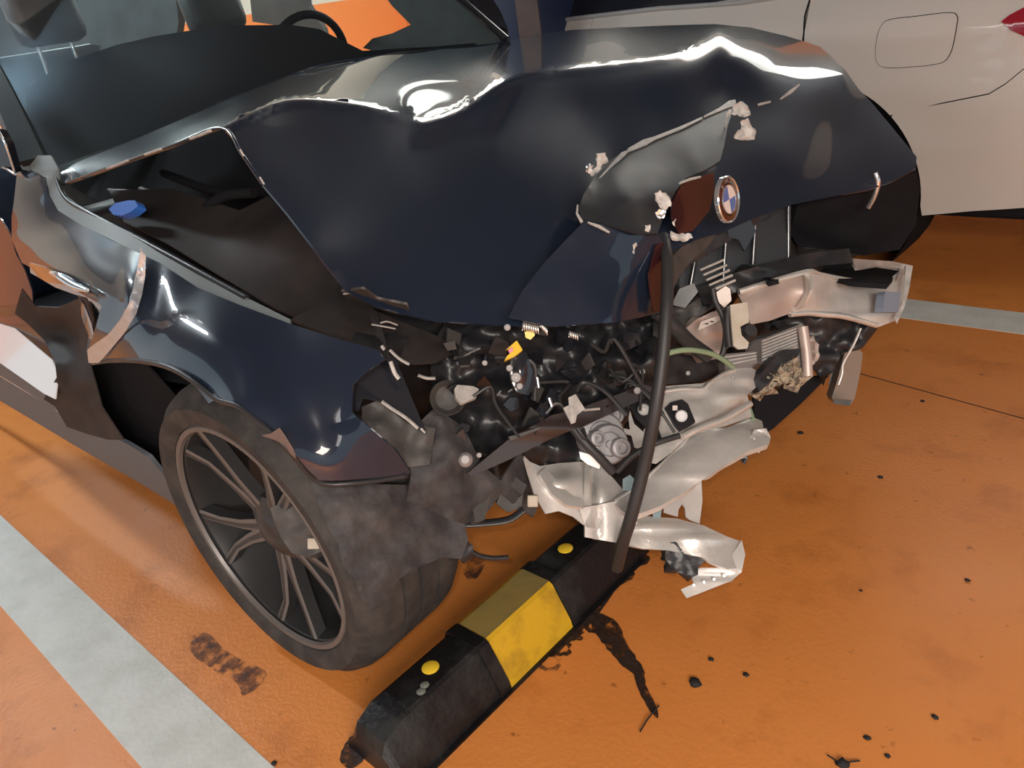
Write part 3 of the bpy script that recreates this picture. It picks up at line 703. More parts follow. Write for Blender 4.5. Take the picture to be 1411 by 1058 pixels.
# --- engine bay seen under the bonnet edge
brown = relief('strut_tower_cover', [(150, 262), (240, 260), (330, 290), (370, 270), (420, 320), (470, 395), (520, 430), (540, 500), (470, 462), (380, 425), (300, 378), (230, 335), (170, 305)],
    [(150, 262, .80), (330, 290, .84), (470, 395, .80), (540, 500, .70), (380, 425, .68), (230, 335, .70), (420, 320, .82)], brown_d, BC, 14, .004, dents=[(330, 330, 30, 20, -.02)], label='dusty brown inner wing panel')
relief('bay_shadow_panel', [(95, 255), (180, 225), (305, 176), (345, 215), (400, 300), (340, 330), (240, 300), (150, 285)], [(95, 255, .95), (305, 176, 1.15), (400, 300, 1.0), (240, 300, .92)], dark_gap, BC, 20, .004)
tube('bonnet_hinge', [P(195, 262, .86), P(235, 278, .84), P(262, 302, .82)], .010, plastic, BC, 8)
tube('brace_bar', [P(225, 238, .92), P(290, 262, .92), P(350, 272, .92)], .011, dark_gap, BC, 8)
tube('strut_loop', [P(278, 315, .82), P(282, 290, .83), P(310, 270, .85), P(350, 265, .87)], .012, dark_gap, BC, 10)
tube('strut_loop', [P(262, 335, .80), P(300, 318, .82), P(330, 305, .84)], .008, plastic_d, BC, 8)
tube('bay_cable', [P(150, 262, .86), P(200, 268, .86), P(250, 300, .83), P(300, 330, .8)], .005, plastic_d, BC, 8)
cap = relief('blue_cap', [(150, 288), (158, 280), (176, 276), (186, 276), (190, 284), (180, 292), (168, 297), (156, 296)], [(150, 288, .69), (186, 276, .71), (168, 297, .685)], bluep, BC, 5, .02, label='bright blue filler cap')
# --- fender flange, the pale wall's reflection put into its grey
relief('fender_flange', [(52, 214), (70, 214), (80, 232), (82, 252), (92, 270), (110, 284), (140, 302), (180, 320), (230, 345), (280, 378), (330, 405), (400, 440), (400, 448), (330, 422), (272, 398), (220, 362), (165, 336), (112, 310), (80, 290), (66, 268), (64, 245), (50, 238), (38, 232)],
    [(52, 214, .74), (80, 232, .73), (82, 252, .715), (110, 284, .685), (180, 320, .665), (280, 378, .645), (400, 440, .64), (272, 398, .615), (165, 336, .635), (80, 290, .67), (64, 250, .70), (40, 232, .72)], M('flange_wall_reflection', (.13, .148, .145), .55, 0, 0), BC, 7, .004)
tube('weather_seal', [P(u, v, y-.004) for u, v, y in [(76, 228, .74), (80, 250, .72), (92, 274, .70), (120, 292, .685), (180, 323, .67), (260, 366, .65), (340, 410, .645)]], .006, plastic_d, BC, 8)
# --- near fender
fen_out = [(70, 290), (66, 262), (62, 240), (84, 292), (112, 310), (165, 336), (220, 362), (272, 396), (330, 420), (400, 446), (470, 468), (520, 482), (530, 495), (505, 512), (486, 530), (484, 568), (510, 590), (545, 620), (566, 652), (520, 658), (470, 662), (440, 662), (425, 648), (400, 618), (370, 588), (330, 556), (300, 548), (288, 556), (262, 522), (230, 505), (190, 497), (150, 497), (128, 500), (122, 480), (132, 450), (140, 420), (110, 400), (80, 380), (40, 362), (14, 322), (16, 300), (22, 270), (26, 240), (20, 210), (40, 214), (60, 240)]
fen_out = [(24, 232), (50, 238), (64, 250), (66, 268), (80, 290), (112, 310), (165, 336), (220, 362), (272, 396), (330, 420), (400, 446), (470, 468), (520, 482), (530, 495), (505, 512), (486, 530), (484, 568), (510, 590), (545, 620), (566, 652), (520, 658), (470, 662), (440, 662), (425, 648), (400, 618), (370, 588), (330, 556), (300, 548), (288, 556), (262, 522), (230, 505), (190, 497), (150, 497), (128, 500), (122, 480), (132, 450), (140, 420), (100, 398), (60, 378), (30, 362), (16, 330), (16, 300), (20, 270)]
fender = relief('front_fender', fen_out, [(24, 232, .72), (64, 250, .70), (80, 290, .67), (165, 336, .635), (272, 396, .615), (400, 446, .63), (520, 482, .64), (484, 540, .60), (566, 652, .615), (470, 662, .545), (530, 600, .595), (400, 618, .50), (330, 556, .485), (288, 548, .487), (230, 505, .49), (128, 500, .50), (132, 450, .505), (60, 378, .56), (16, 320, .63), (20, 270, .67),
    (110, 360, .575), (220, 420, .55), (300, 470, .537), (380, 520, .55), (440, 590, .553), (190, 380, .57)], paint, BC, 8, .003, dents=[(215, 400, 14, 50, .02), (178, 400, 10, 40, -.015), (280, 450, 40, 80, -.012), (80, 330, 40, 14, -.01), (150, 440, 30, 16, .015)], label='glossy black front wing with dents')
tube('arch_lip', [P(u, v, y) for u, v, y in [(128, 500, .50), (150, 497, .498), (190, 497, .493), (230, 505, .489), (262, 522, .487), (300, 550, .486), (330, 560, .486), (370, 592, .49), (400, 622, .50), (440, 664, .53), (500, 664, .58), (560, 655, .61)]], .005, plastic_d, fender, 8)
relief('arch_scrape', [(384, 590), (392, 602), (402, 618), (408, 632), (400, 625), (392, 612), (378, 606), (360, 600), (372, 598)], [(384, 590, .482), (408, 632, .49), (360, 600, .48)], M('scuffed_edge', (.16, .12, .11), .6), fender, 6, .002, label='scraped edge of the wing')
# bright ridge on the wing: light reflections built as a pale vent trim
relief('vent_trim_glare', [(195, 342), (201, 352), (200, 380), (196, 405), (188, 432), (172, 458), (152, 482), (136, 500), (122, 500), (120, 482), (130, 474), (148, 462), (166, 440), (178, 418), (186, 392), (190, 362)],
    [(195, 342, .56), (202, 360, .56), (198, 405, .54), (160, 478, .50), (126, 500, .487), (120, 482, .482), (178, 418, .507), (165, 440, .497)], vent_m, fender, 4, .003, nz=(.006, 9), label='bright reflections on the bent wing, built as side vent trim')
relief('torn_wing_edge', [(30, 398), (48, 422), (80, 424), (112, 410), (118, 404), (124, 412), (130, 440), (122, 470), (124, 500), (140, 560), (170, 606), (150, 606), (120, 598), (92, 588), (76, 560), (60, 550), (78, 520), (76, 500), (62, 470), (38, 446), (20, 432)],
    [(30, 400, .56), (118, 404, .54), (130, 440, .55), (124, 500, .555), (170, 606, .53), (92, 588, .525), (20, 432, .55), (76, 500, .53), (100, 460, .60)], brown_d, BC, 8, .003, nz=(.02, 30), label='torn brown inner edge between wing and door')
relief('wing_fold', [(40, 362), (62, 368), (100, 386), (136, 410), (150, 424), (140, 436), (128, 424), (120, 410), (104, 406), (76, 396), (56, 384), (42, 376)], [(40, 362, .565), (100, 386, .52), (150, 424, .53), (76, 396, .545), (128, 424, .55)], paint, BC, 5, .003, dents=[(90, 390, 30, 8, -.02)])
tube('fold_lamp_glint', [P(u, v, .515) for u, v in [(70, 376), (84, 382), (104, 394), (120, 400)]], lambda t: .004+.006*math.sin(t*math.pi), chrome, BC, 10)  # lamp reflection on the wing fold, put in as a chrome tube
relief('wing_fold', [(108, 408), (116, 420), (126, 446), (132, 474), (126, 490), (118, 486), (122, 462), (112, 436)], [(108, 408, .525), (132, 474, .515), (118, 486, .55)], paint, BC, 5, .003)
# --- door, sill
relief('front_door', [(-60, 280), (0, 300), (14, 322), (22, 350), (34, 372), (44, 400), (46, 424), (28, 432), (40, 446), (62, 470), (76, 500), (80, 520), (78, 552), (40, 528), (0, 500), (-60, 462)], [(0, 300, .66), (22, 350, .62), (46, 424, .575), (78, 552, .54), (0, 500, .535), (-60, 462, .54), (-60, 300, .66), (0, 430, .565)], paint, BC, 8, .004, dents=[(10, 435, 60, 7, .015)], label='dark door with bright lower edge at the left')
relief('door_lower_reflection', [(0, 446), (20, 452), (46, 474), (72, 496), (80, 516), (76, 550), (60, 542), (0, 500), (-60, 462), (-60, 420)], [(0, 446, .555), (72, 496, .54), (76, 550, .50), (0, 500, .495), (-60, 440, .545)], M('door_reflection_white', (.86, .88, .90), .25, .1, .6), BC, 8, .003, label='bright reflection on the lower door, built as a pale strip')  # strong reflection on the lower door, put into a near-white sheet
relief('sill', [(-60, 462), (0, 500), (80, 552), (130, 590), (176, 612), (205, 630), (236, 668), (256, 706), (236, 692), (190, 664), (100, 612), (0, 552), (-60, 515)], [(-60, 462, .535), (0, 500, .535), (80, 552, .535), (176, 612, .545), (256, 706, .60), (100, 612, .56), (0, 552, .555), (-60, 515, .55)], M('sill_grey', (.10, .115, .135), .5, 0, 0), BC, 9, .01, dents=[(60, 560, 80, 6, -.006)], label='grey blue sill strip')
tube('sill_trim', [P(u, v, .545) for u, v in [(-60, 478), (0, 516), (60, 552), (110, 584)]], .005, chrome, BC, 8)
relief('door_mirror_edge', [(-40, 170), (0, 182), (10, 200), (21, 238), (0, 232), (-40, 220)], [(0, 182, .70), (21, 238, .70), (-40, 200, .66)], gloss_d, BC, 7, .02, label='dark mirror base at the left edge')
tube('mirror_trim', [P(u, v, .69) for u, v in [(-40, 215), (0, 228), (21, 240)]], .004, chrome, BC, 8)
tube('mirror_trim', [P(u, v, .69) for u, v in [(-2, 180), (8, 200), (20, 236)]], .003, chrome, BC, 8)
# --- A pillar, windscreen, cowl
relief('a_pillar', [(-40, 40), (-20, 60), (0, 92), (20, 130), (42, 175), (60, 214), (24, 224), (10, 180), (-10, 130), (-40, 90)], [(-40, 60, 1.02, 'y'), (0, 92, .95), (60, 214, .78), (24, 224, .74), (-10, 130, .85)], M('dark_trim', (.035, .042, .045), .85, 0, 0, .1), BC, 8, .02)
WX = [P(60, 236, .80), P(700, 60, 2.12)]
relief('windscreen', [(-40, -60), (180, -90), (420, -90), (560, -60), (640, 0), (672, 33), (695, 52), (690, 62), (600, 70), (510, 82), (430, 98), (380, 116), (300, 148), (190, 195), (88, 240), (60, 236), (40, 175), (0, 92), (-40, 50)],
    [(88, 240, .80), (690, 62, 2.12), (380, 116, 1.45), (672, 33, 2.10), (0, 92, .98), (40, 175, .84), (-40, -60, 1.25), (560, -60, 2.05), (250, -90, 1.75), (190, 195, 1.02), (250, 60, 1.42)], glass, BC, 16, .004)
tube('a_pillar_far', [P(u, v, 2.14) for u, v in [(560, -60), (600, -30), (636, 0), (668, 28), (698, 54)]], .018, gloss_d, BC, 8, squash=.6)
relief('cowl', [(60, 236), (190, 188), (300, 143), (400, 104), (520, 77), (690, 59), (700, 75), (520, 100), (400, 130), (300, 170), (190, 215), (80, 256)], [(60, 236, .82), (400, 104, 1.52), (690, 59, 2.2), (700, 75, 2.2), (300, 170, 1.25), (80, 256, .8)], plastic_d, BC, 14, .004)
# cabin
relief('dashboard', [(40, 232), (36, 124), (70, 98), (106, 80), (160, 62), (212, 50), (262, 42), (320, 35), (400, 34), (440, 40), (500, 70), (600, 64), (690, 56), (700, 66), (520, 92), (300, 160), (190, 208), (80, 248)],
    [(36, 124, 1.05), (106, 80, 1.28), (212, 50, 1.52), (320, 35, 1.70), (440, 40, 1.9), (690, 60, 2.25), (300, 140, 1.38), (80, 240, .90), (500, 80, 1.85)], dash_m, BC, 14, .01)
sw = tube('steering_wheel', [P(490, 82, 1.98)+Vector((-.3, 0, 0))+Vector((.05*math.sin(a), .185*math.cos(a), .185*math.sin(a)*.95)) for a in np.linspace(0, 2*math.pi, 25)[:-1]], .016, dash_m, BC, 10, 2, closed=True)
tube('steering_spoke', [P(490, 82, 1.98)+Vector((-.31, -.17, 0)), P(490, 82, 1.98)+Vector((-.30, .17, 0))], .022, dash_m, sw, 8, 0)
def seat(u, v, X, w_, name='front_seat'):
    c = P(u, v, X, 'x')
    bk = obox(name, c+Vector((-.1, 0, -.42)), (.07, 0, .02), (0, w_, 0), (-.09, 0, .30), seat_m, BC, .05)
    obox('headrest', c, (.05, 0, .01), (0, w_*.52, 0), (-.02, 0, .10), seat_m, bk, .04)
    for s in (-1, 1): tube('headrest_post', [c+Vector((0, s*.06, -.2)), c+Vector((0, s*.06, -.05))], .007, chrome, bk, 8, 0)
seat(292, 10, -3.55, .26); seat(60, 20, -3.4, .24)
relief('rear_seatback', [(-60, -70), (60, -70), (150, -60), (236, -60), (246, 30), (240, 66), (120, 80), (60, 90), (0, 110), (-60, 120)], [(0, 0, 2.05), (236, 0, 2.45), (-60, 100, 1.8)], seat_m, BC, 16, .05)
relief('b_pillar', [(338, -60), (418, -60), (424, 6), (446, 40), (452, 70), (400, 70), (376, 34), (348, 30)], [(372, -60, 3.1), (446, 40, 3.1), (400, 70, 3.1)], seat_m, BC, 14, .03)
relief('door_card', [(506, -40), (540, 8), (566, 34), (540, 46), (513, 53), (500, 66), (540, 78), (620, 68), (690, 58), (640, 0), (590, -40)], [(540, 8, 2.22), (690, 58, 2.18), (500, 66, 2.22)], seat_m, BC, 10, .01, label='grey inner face of the driver door')
# far mirror
relief('far_mirror', [(634, -20), (668, -20), (690, 16), (700, 40), (680, 34), (660, 18), (640, 10)], [(640, 0, 2.32), (668, -10, 2.4), (700, 40, 2.3)], gloss_d, BC, 8, .05)
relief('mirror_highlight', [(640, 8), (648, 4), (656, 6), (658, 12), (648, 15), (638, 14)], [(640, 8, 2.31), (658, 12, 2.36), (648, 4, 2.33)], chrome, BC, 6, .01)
# far side bodywork
box('far_fender', (-2.3, 2.26, .62), (-1.0, 2.34, .9), paint, BC, .02)
wheel((-1.33, 2.33, .33), (0, 1, 0), .33, .25, .245, BC)
box('rear_body', (-5.2, .6, .3), (-3.9, 2.3, .9), paint, BC, .08)
relief('headlight_shell', [(1100, 282), (1150, 268), (1200, 255), (1262, 228), (1268, 260), (1262, 310), (1240, 344), (1190, 352), (1150, 345), (1100, 340), (1088, 320)], [(1100, 282, 1.82), (1262, 228, 2.15), (1268, 270, 2.25), (1240, 344, 2.2), (1100, 340, 1.9), (1180, 300, 2.0)], dark_gap, BC, 10, .02, nz=(.03, 35), label='black broken headlight shell')
tube('headlight_ring', [P(u, v, 1.96) for u, v in [(1206, 238), (1210, 252), (1204, 272), (1196, 286)]], .006, chrome, BC, 8)
# --- near wheel
nw = wheel((-1.333, .533, .33), (math.sin(.042)*math.cos(.02), -math.cos(.042), -.02), .332, .25, .25, BC)
for o in list(nw.children):
    pass
for k, (pts, t_) in enumerate([([(575, 762), (592, 757), (594, 761), (577, 766)], 1.60)]):
    relief('yellow_tread_mark', pts, [(575, 762, t_, 't')], yellowp, BC, 5, .001)
# liner hanging over tyre
relief('wheel_liner', [(200, 520), (262, 530), (300, 556), (350, 585), (400, 635), (440, 675), (480, 700), (560, 720), (620, 700), (600, 560), (480, 520), (300, 470), (220, 480)], [(200, 520, .62), (300, 556, .66), (440, 675, .72), (600, 640, .85), (480, 520, .85), (260, 490, .7)], dark_gap, BC, 20, .004)
relief('liner_flap', [(424, 656), (470, 664), (500, 666), (560, 668), (600, 700), (640, 716), (645, 745), (636, 770), (610, 768), (590, 776), (566, 786), (548, 800), (530, 826), (514, 838), (498, 826), (490, 800), (472, 778), (466, 750), (450, 722), (436, 690)],
    [(424, 656, 1.375, 't'), (560, 668, 1.43, 't'), (640, 730, 1.50, 't'), (530, 826, 1.44, 't'), (466, 750, 1.375, 't'), (550, 740, 1.425, 't'), (490, 700, 1.375, 't'), (600, 730, 1.47, 't'), (498, 800, 1.40, 't')], liner, BC, 7, .003, nz=(.014, 45), label='dusty torn wheel arch liner hanging over the tyre')
# broken sensor bracket in front of rim
obk = relief('broken_bracket', [(372, 700), (386, 694), (400, 690), (410, 678), (424, 686), (436, 708), (438, 726), (446, 740), (442, 760), (424, 768), (402, 762), (388, 742), (378, 720)], [(372, 700, 1.60, 't'), (410, 678, 1.58, 't'), (446, 740, 1.55, 't'), (402, 762, 1.60, 't')], plastic, BC, 7, .03, nz=(.01, 20), label='broken dark bracket hanging over the wheel')
obox('white_connector', P(433, 748, 1.54, 't'), .011*Vector(MR[:, 0]), .010*Vector(MR[:, 1]), .008*Vector(MR[:, 2]), cream, BC, .002, label='small white square connector')
tube('bracket_arm', [P(412, 680, 1.57, 't'), P(424, 694, 1.56, 't'), P(436, 716, 1.55, 't')], .010, alu, BC, 8, squash=.5)
relief('bracket_tab', [(400, 668), (412, 672), (418, 692), (436, 708), (428, 714), (408, 700), (398, 690)], [(400, 668, 1.575, 't'), (436, 708, 1.555, 't'), (398, 690, 1.58, 't')], gloss_d, BC, 6, .006)
# --- headlight cavity and plastics between wing and front
relief('headlight_mount', [(520, 424), (560, 436), (640, 446), (720, 450), (760, 470), (720, 530), (700, 600), (640, 640), (600, 660), (566, 650), (540, 616), (486, 568), (488, 530), (530, 490), (480, 470), (470, 440), (490, 420)],
    [(520, 424, .82), (640, 446, .98), (760, 470, 1.12), (700, 600, 1.10), (600, 660, .86), (486, 568, .68), (530, 490, .72), (600, 540, .92)], plastic_d, BC, 10, .004, nz=(.04, 45, 3), label='broken black headlight mount')
relief('wing_support', [(400, 440), (470, 402), (500, 420), (545, 440), (600, 462), (640, 480), (600, 500), (540, 500), (520, 482), (470, 468)], [(400, 440, .66), (470, 402, .78), (600, 462, .86), (640, 480, .9), (540, 500, .74), (470, 468, .67)], brown_d, BC, 9, .005, nz=(.01, 30), label='dusty wing support rail')
tri = relief('headlight_shard', [(532, 478), (545, 492), (560, 530), (586, 592), (556, 578), (524, 552), (500, 548), (494, 566), (484, 568), (484, 522), (508, 500)], [(532, 478, 1.36, 't'), (586, 592, 1.30, 't'), (484, 568, 1.32, 't'), (484, 522, 1.33, 't')], gloss_d, BC, 7, .006, label='pointed glossy shard of the headlight with pale edges')
def band(pts, w_, t_, mat=white_edge, name='pale_edge', parent=None, r=None):
    return tube(name, [P(u, v, t_, 't') for u, v in pts], (w_/2)*t_/FPX, mat, parent or BC, 6, 3, squash=.6)
band([(486, 520), (484, 528), (482, 548), (481, 566)], 5, 1.31, parent=tri); band([(526, 553), (540, 563), (560, 576), (576, 590)], 7, 1.29, parent=tri)
band([(538, 498), (544, 514), (550, 522)], 6, 1.31, parent=tri); band([(537, 482), (550, 494), (564, 502)], 6, 1.33, parent=tri); band([(504, 501), (514, 493)], 4, 1.33, parent=tri); band([(580, 590), (586, 596)], 4, 1.29, parent=tri)
band([(576, 517), (588, 521), (600, 521)], 7, 1.36); band([(526, 476), (530, 482)], 6, 1.35)
for pts in ([(524, 445), (534, 443), (548, 448)], [(512, 447), (530, 450), (545, 453)], [(473, 405), (486, 404), (500, 410)], [(510, 395), (516, 388)]): band(pts, 4, 1.34, alu_w, 'bare_edge')
relief('inner_bracket', [(500, 560), (520, 552), (560, 580), (600, 590), (592, 640), (560, 644), (530, 610), (500, 590)], [(500, 560, 1.36, 't'), (600, 590, 1.38, 't'), (560, 644, 1.36, 't')], plastic, BC, 8, .004, nz=(.01, 25))
relief('bumper_bracket', [(560, 600), (600, 560), (640, 590), (664, 640), (690, 662), (716, 622), (736, 650), (745, 690), (735, 712), (712, 700), (690, 680), (676, 700), (660, 716), (640, 722), (618, 716), (600, 706), (560, 690), (566, 655)],
    [(560, 600, 1.42, 't'), (640, 590, 1.46, 't'), (736, 650, 1.56, 't'), (660, 716, 1.50, 't'), (560, 690, 1.43, 't'), (610, 640, 1.40, 't')], liner, BC, 8, .004, nz=(.02, 40, 5), label='grey dusty bumper bracket')
relief('bracket_rib', [(650, 690), (664, 672), (700, 650), (726, 668), (720, 682), (700, 668), (676, 684), (668, 716), (655, 720)], [(650, 690, 1.48, 't'), (726, 668, 1.53, 't'), (668, 716, 1.48, 't')], plastic, BC, 6, .02)
tube('bumper_strip', [P(u, v, 1.52, 't') for u, v in [(630, 722), (660, 721), (700, 716), (722, 702)]], .009, plastic_d, BC, 8, squash=.6)
obox('bracket_clip', P(734, 690, 1.52, 't'), .010*Vector(MR[:, 0]), .011*Vector(MR[:, 1]), .006*Vector(MR[:, 2]), cream, BC, .002)
relief('bracket_plate', [(692, 672), (722, 674), (718, 700), (700, 706), (684, 694)], [(692, 672, 1.53, 't'), (722, 674, 1.54, 't'), (700, 706, 1.53, 't')], plastic, BC, 7, .004)
tube('torn_strap', [P(u, v, t, 't') for u, v, t in [(650, 760, 1.56), (662, 766, 1.57), (680, 769, 1.58), (700, 768, 1.59)]], .005, plastic_d, BC, 8)
relief('liner_tip', [(618, 716), (632, 724), (642, 742), (652, 752), (652, 768), (640, 776), (630, 768), (622, 772), (612, 760)], [(618, 716, 1.50, 't'), (652, 768, 1.56, 't'), (612, 760, 1.52, 't')], plastic_d, BC, 6, .004, nz=(.01, 12))
lathe('washer_nozzle', P(641, 633, 1.42, 't'), Vector(OC)-P(641, 633, 1.42, 't'), [(0, .01), (.007, .01), (.012, .004), (.014, -.01)], stud_m, BC, 16)
bolt(660, 627, 1.43, .005, stud_m, BC)
# --- busted engine-front clutter
relief('engine_front_cover', [(620, 446), (760, 450), (900, 440), (918, 440), (918, 560), (880, 560), (850, 600), (800, 640), (730, 640), (650, 620), (600, 560), (600, 480)], [(620, 446, 1.52, 't'), (900, 440, 1.72, 't'), (900, 540, 1.70, 't'), (700, 630, 1.6, 't'), (600, 540, 1.5, 't'), (760, 540, 1.62, 't')], plastic_d, BC, 10, .01, nz=(.10, 40, 2), label='jumble of broken black plastic behind the headlight')
rnd = random.Random(11)
for k in range(46):
    u = rnd.uniform(612, 890); v = rnd.uniform(452, 610)
    if v > 600-(u-640)*.35+20: continue
    t_ = 1.40+.0008*(u-612)+rnd.uniform(-.03, .05); n_ = rnd.randint(3, 5); a0 = rnd.uniform(0, 6.28); r_ = rnd.uniform(9, 22)
    pts = [(u+r_*rnd.uniform(.5, 1)*math.cos(a0+i*6.283/n_), v+r_*rnd.uniform(.5, 1)*math.sin(a0+i*6.283/n_)) for i in range(n_)]
    relief('plastic_shard', pts, [(pts[0][0], pts[0][1], t_+rnd.uniform(-.03, .03), 't'), (pts[1][0], pts[1][1], t_+rnd.uniform(-.03, .03), 't'), (pts[2][0], pts[2][1], t_, 't')], rnd.choice([gloss_d, gloss_d, plastic_d, plastic]), BC, 30, .004, smooth=False)
for k in range(9):
    u = rnd.uniform(625, 860); v = rnd.uniform(465, 590); t_ = 1.40+.0006*(u-612)
    tube('loose_wire', [P(u+dx, v+dy, t_+rnd.uniform(-.02, .02), 't') for dx, dy in [(0, 0), (rnd.uniform(5, 30), rnd.uniform(-20, 20)), (rnd.uniform(30, 60), rnd.uniform(-10, 40)), (rnd.uniform(40, 80), rnd.uniform(20, 60))]], rnd.uniform(.002, .005), hose_m, BC, 6, 4)
# yellow connectors and spring
relief('yellow_connector', [(697, 482), (712, 469), (719, 480), (720, 482), (710, 490), (695, 497), (699, 490), (706, 484), (702, 480)], [(697, 482, 1.36, 't'), (720, 482, 1.36, 't'), (695, 497, 1.355, 't')], yellowp, BC, 4, .008, label='broken yellow connector')
relief('pink_insert', [(700, 482), (706, 478), (707, 484), (702, 487)], [(700, 482, 1.355, 't')], redp, BC, 4, .005)
relief('yellow_cap', [(723, 457), (736, 455), (737, 462), (731, 468), (724, 465)], [(723, 457, 1.37, 't')], yellowp, BC, 4, .012, label='small yellow cap below the coil')
def coil(u0, v0, u1, v1, t_, r, turns, wr, mat):
    a = P(u0, v0, t_, 't'); b = P(u1, v1, t_, 't'); d = b-a; up = Vector(MR[:, 1]); q = Vector(MR[:, 2]); n_ = turns*10
    tube('coil_spring', [a+d*(i/n_)+up*r*math.cos(i*2*math.pi/10)+q*r*math.sin(i*2*math.pi/10) for i in range(n_+1)], wr, mat, BC, 5, 0)
coil(720, 449, 742, 454, 1.37, .007, 7, .0013, alu); coil(744, 446, 754, 457, 1.38, .005, 5, .0012, alu); coil(784, 460, 796, 464, 1.42, .005, 4, .0013, alu)
relief('connector_body', [(704, 494), (714, 488), (724, 484), (732, 504), (740, 530), (728, 545), (712, 540), (702, 520)], [(704, 494, 1.37, 't'), (732, 504, 1.38, 't'), (712, 540, 1.37, 't')], gloss_d, BC, 5, .02, dents=[(718, 510, 8, 20, -.01)])
for u, v, r_ in ((702, 507, .006), (711, 520, .009), (716, 532, .006), (668, 500, .005), (699, 451, .006)): bolt(u, v, 1.355, r_, stud_m, BC, name='grey_stud')
for pts in ([(758, 440), (766, 440), (774, 436)], [(685, 545), (690, 538)], [(700, 540), (706, 536)], [(757, 548), (761, 560)], [(640, 490), (652, 484), (662, 480)], [(740, 520), (742, 534)]): band(pts, 4, 1.36+.0004*(pts[0][0]-640), chrome, 'bright_edge')
relief('white_mount', [(626, 536), (630, 530), (652, 532), (660, 536), (656, 548), (648, 551), (636, 556), (628, 548)], [(626, 536, 1.41, 't'), (660, 536, 1.42, 't'), (636, 556, 1.40, 't')], white_edge, BC, 5, .008, label='pale broken mounting lug')
lathe('fog_lamp_cup', P(617, 548, 1.43, 't'), Vector(OC)-P(617, 548, 1.43, 't'), [(0, -.02), (.022, -.012), (.030, .0), (.032, -.002), (.028, -.02)], plastic, BC, 24)
# dark red-brown cross bar with bolt
redbar = relief('cross_bar', [(644, 652), (700, 606), (760, 572), (800, 562), (860, 540), (882, 528), (900, 534), (890, 548), (820, 580), (760, 604), (700, 634), (650, 656)], [(644, 652, 1.44, 't'), (760, 588, 1.47, 't'), (900, 534, 1.55, 't'), (820, 580, 1.50, 't'), (700, 606, 1.45, 't')], M('brown_black_bar', (.020, .012, .012), .35, 0, .3), BC, 7, .012, dents=[(760, 590, 120, 8, -.008)], label='long dark brown cross bar')
bolt(878, 538, 1.52, .007, stud_m, redbar)
relief('bar_highlight_edge', [(700, 602), (745, 588), (742, 592), (704, 607)], [(700, 602, 1.44, 't'), (745, 588, 1.45, 't'), (704, 607, 1.44, 't')], plastic, redbar, 6, .004)
relief('silver_clip', [(776, 562), (784, 558), (783, 548), (793, 543), (806, 563), (795, 572), (793, 582), (787, 584), (782, 574)], [(776, 562, 1.44, 't'), (806, 563, 1.45, 't'), (787, 584, 1.43, 't'), (793, 543, 1.45, 't')], white_edge, BC, 5, .006, dents=[(789, 565, 3, 16, -.008)], label='bent silver clip on the cross bar')
tube('clip_rod', [P(804, 565, 1.45, 't'), P(826, 563, 1.47, 't')], .0025, alu, BC, 6, 0)
# grey round pump pulleys behind the bar
def disc(u, v, t_, r_, name, mat, label=None, ax=None):
    c = P(u, v, t_, 't'); a = ax or (Vector(OC)-c+Vector((.5, .3, .0)))
    return lathe(name, c, a, [(0, .012), (r_*.18, .012), (r_*.2, .007), (r_*.55, .007), (r_*.62, .013), (r_*.9, .012), (r_, .006), (r_, -.015), (r_*.9, -.02)], mat, BC, 32, label)
grey_part = M('pale_grey_plastic', (.36, .35, .36), .45, .2, 0, .5, col2=(.26, .25, .26), cscale=20)
disc(828, 600, 1.60, .048, 'pump_pulley', grey_part, 'largest pale grey pulley')
disc(838, 612, 1.585, .040, 'pump_pulley', grey_part); disc(845, 572, 1.62, .020, 'pump_pulley', grey_part); disc(854, 617, 1.58, .020, 'pump_pulley', grey_part); disc(822, 604, 1.57, .016, 'pump_pulley', grey_part)
relief('pulley_guard', [(798, 622), (812, 626), (828, 638), (826, 646), (810, 640), (800, 632)], [(798, 622, 1.57, 't')], alu_w, BC, 6, .01)
tube('bay_hose', [P(u, v, t, 't') for u, v, t in [(790, 590, 1.50), (808, 612, 1.50), (826, 630, 1.51), (844, 650, 1.53)]], .009, hose_m, BC, 10)
tube('bay_hose', [P(u, v, t, 't') for u, v, t in [(850, 650, 1.55), (872, 628, 1.54), (900, 612, 1.54), (936, 600, 1.56)]], .006, hose_m, BC, 10)
relief('dark_bay_wall', [(720, 620), (780, 596), (900, 540), (960, 520), (940, 600), (900, 650), (850, 700), (800, 690), (740, 670)], [(720, 620, 1.75, 't'), (960, 520, 1.95, 't'), (850, 700, 1.8, 't')], brown_d, BC, 20, .01, nz=(.03, 30))
# --- aluminium front castings
relief('strut_casting', [(722, 628), (730, 636), (744, 642), (770, 638), (800, 636), (828, 640), (846, 660), (872, 690), (848, 700), (838, 720), (826, 728), (806, 724), (790, 712), (770, 704), (752, 708), (736, 680)],
    [(722, 628, 1.53, 't'), (770, 638, 1.60, 't'), (828, 640, 1.62, 't'), (872, 690, 1.60, 't'), (806, 724, 1.56, 't'), (752, 708, 1.53, 't'), (780, 680, 1.55, 't'), (812, 676, 1.58, 't')], alu_w, BC, 6, .004, dents=[(775, 664, 24, 14, -.03), (812, 665, 7, 30, .03), (830, 680, 9, 18, -.015)], label='white metal strut casting behind the wheel stop')
relief('casting_web', [(798, 700), (822, 696), (850, 690), (876, 706), (880, 740), (852, 748), (828, 744), (806, 740), (806, 724)], [(798, 700, 1.545, 't'), (850, 690, 1.57, 't'), (880, 740, 1.59, 't'), (806, 740, 1.56, 't')], alu_w, BC, 6, .006, dents=[(824, 720, 4, 30, .012)])
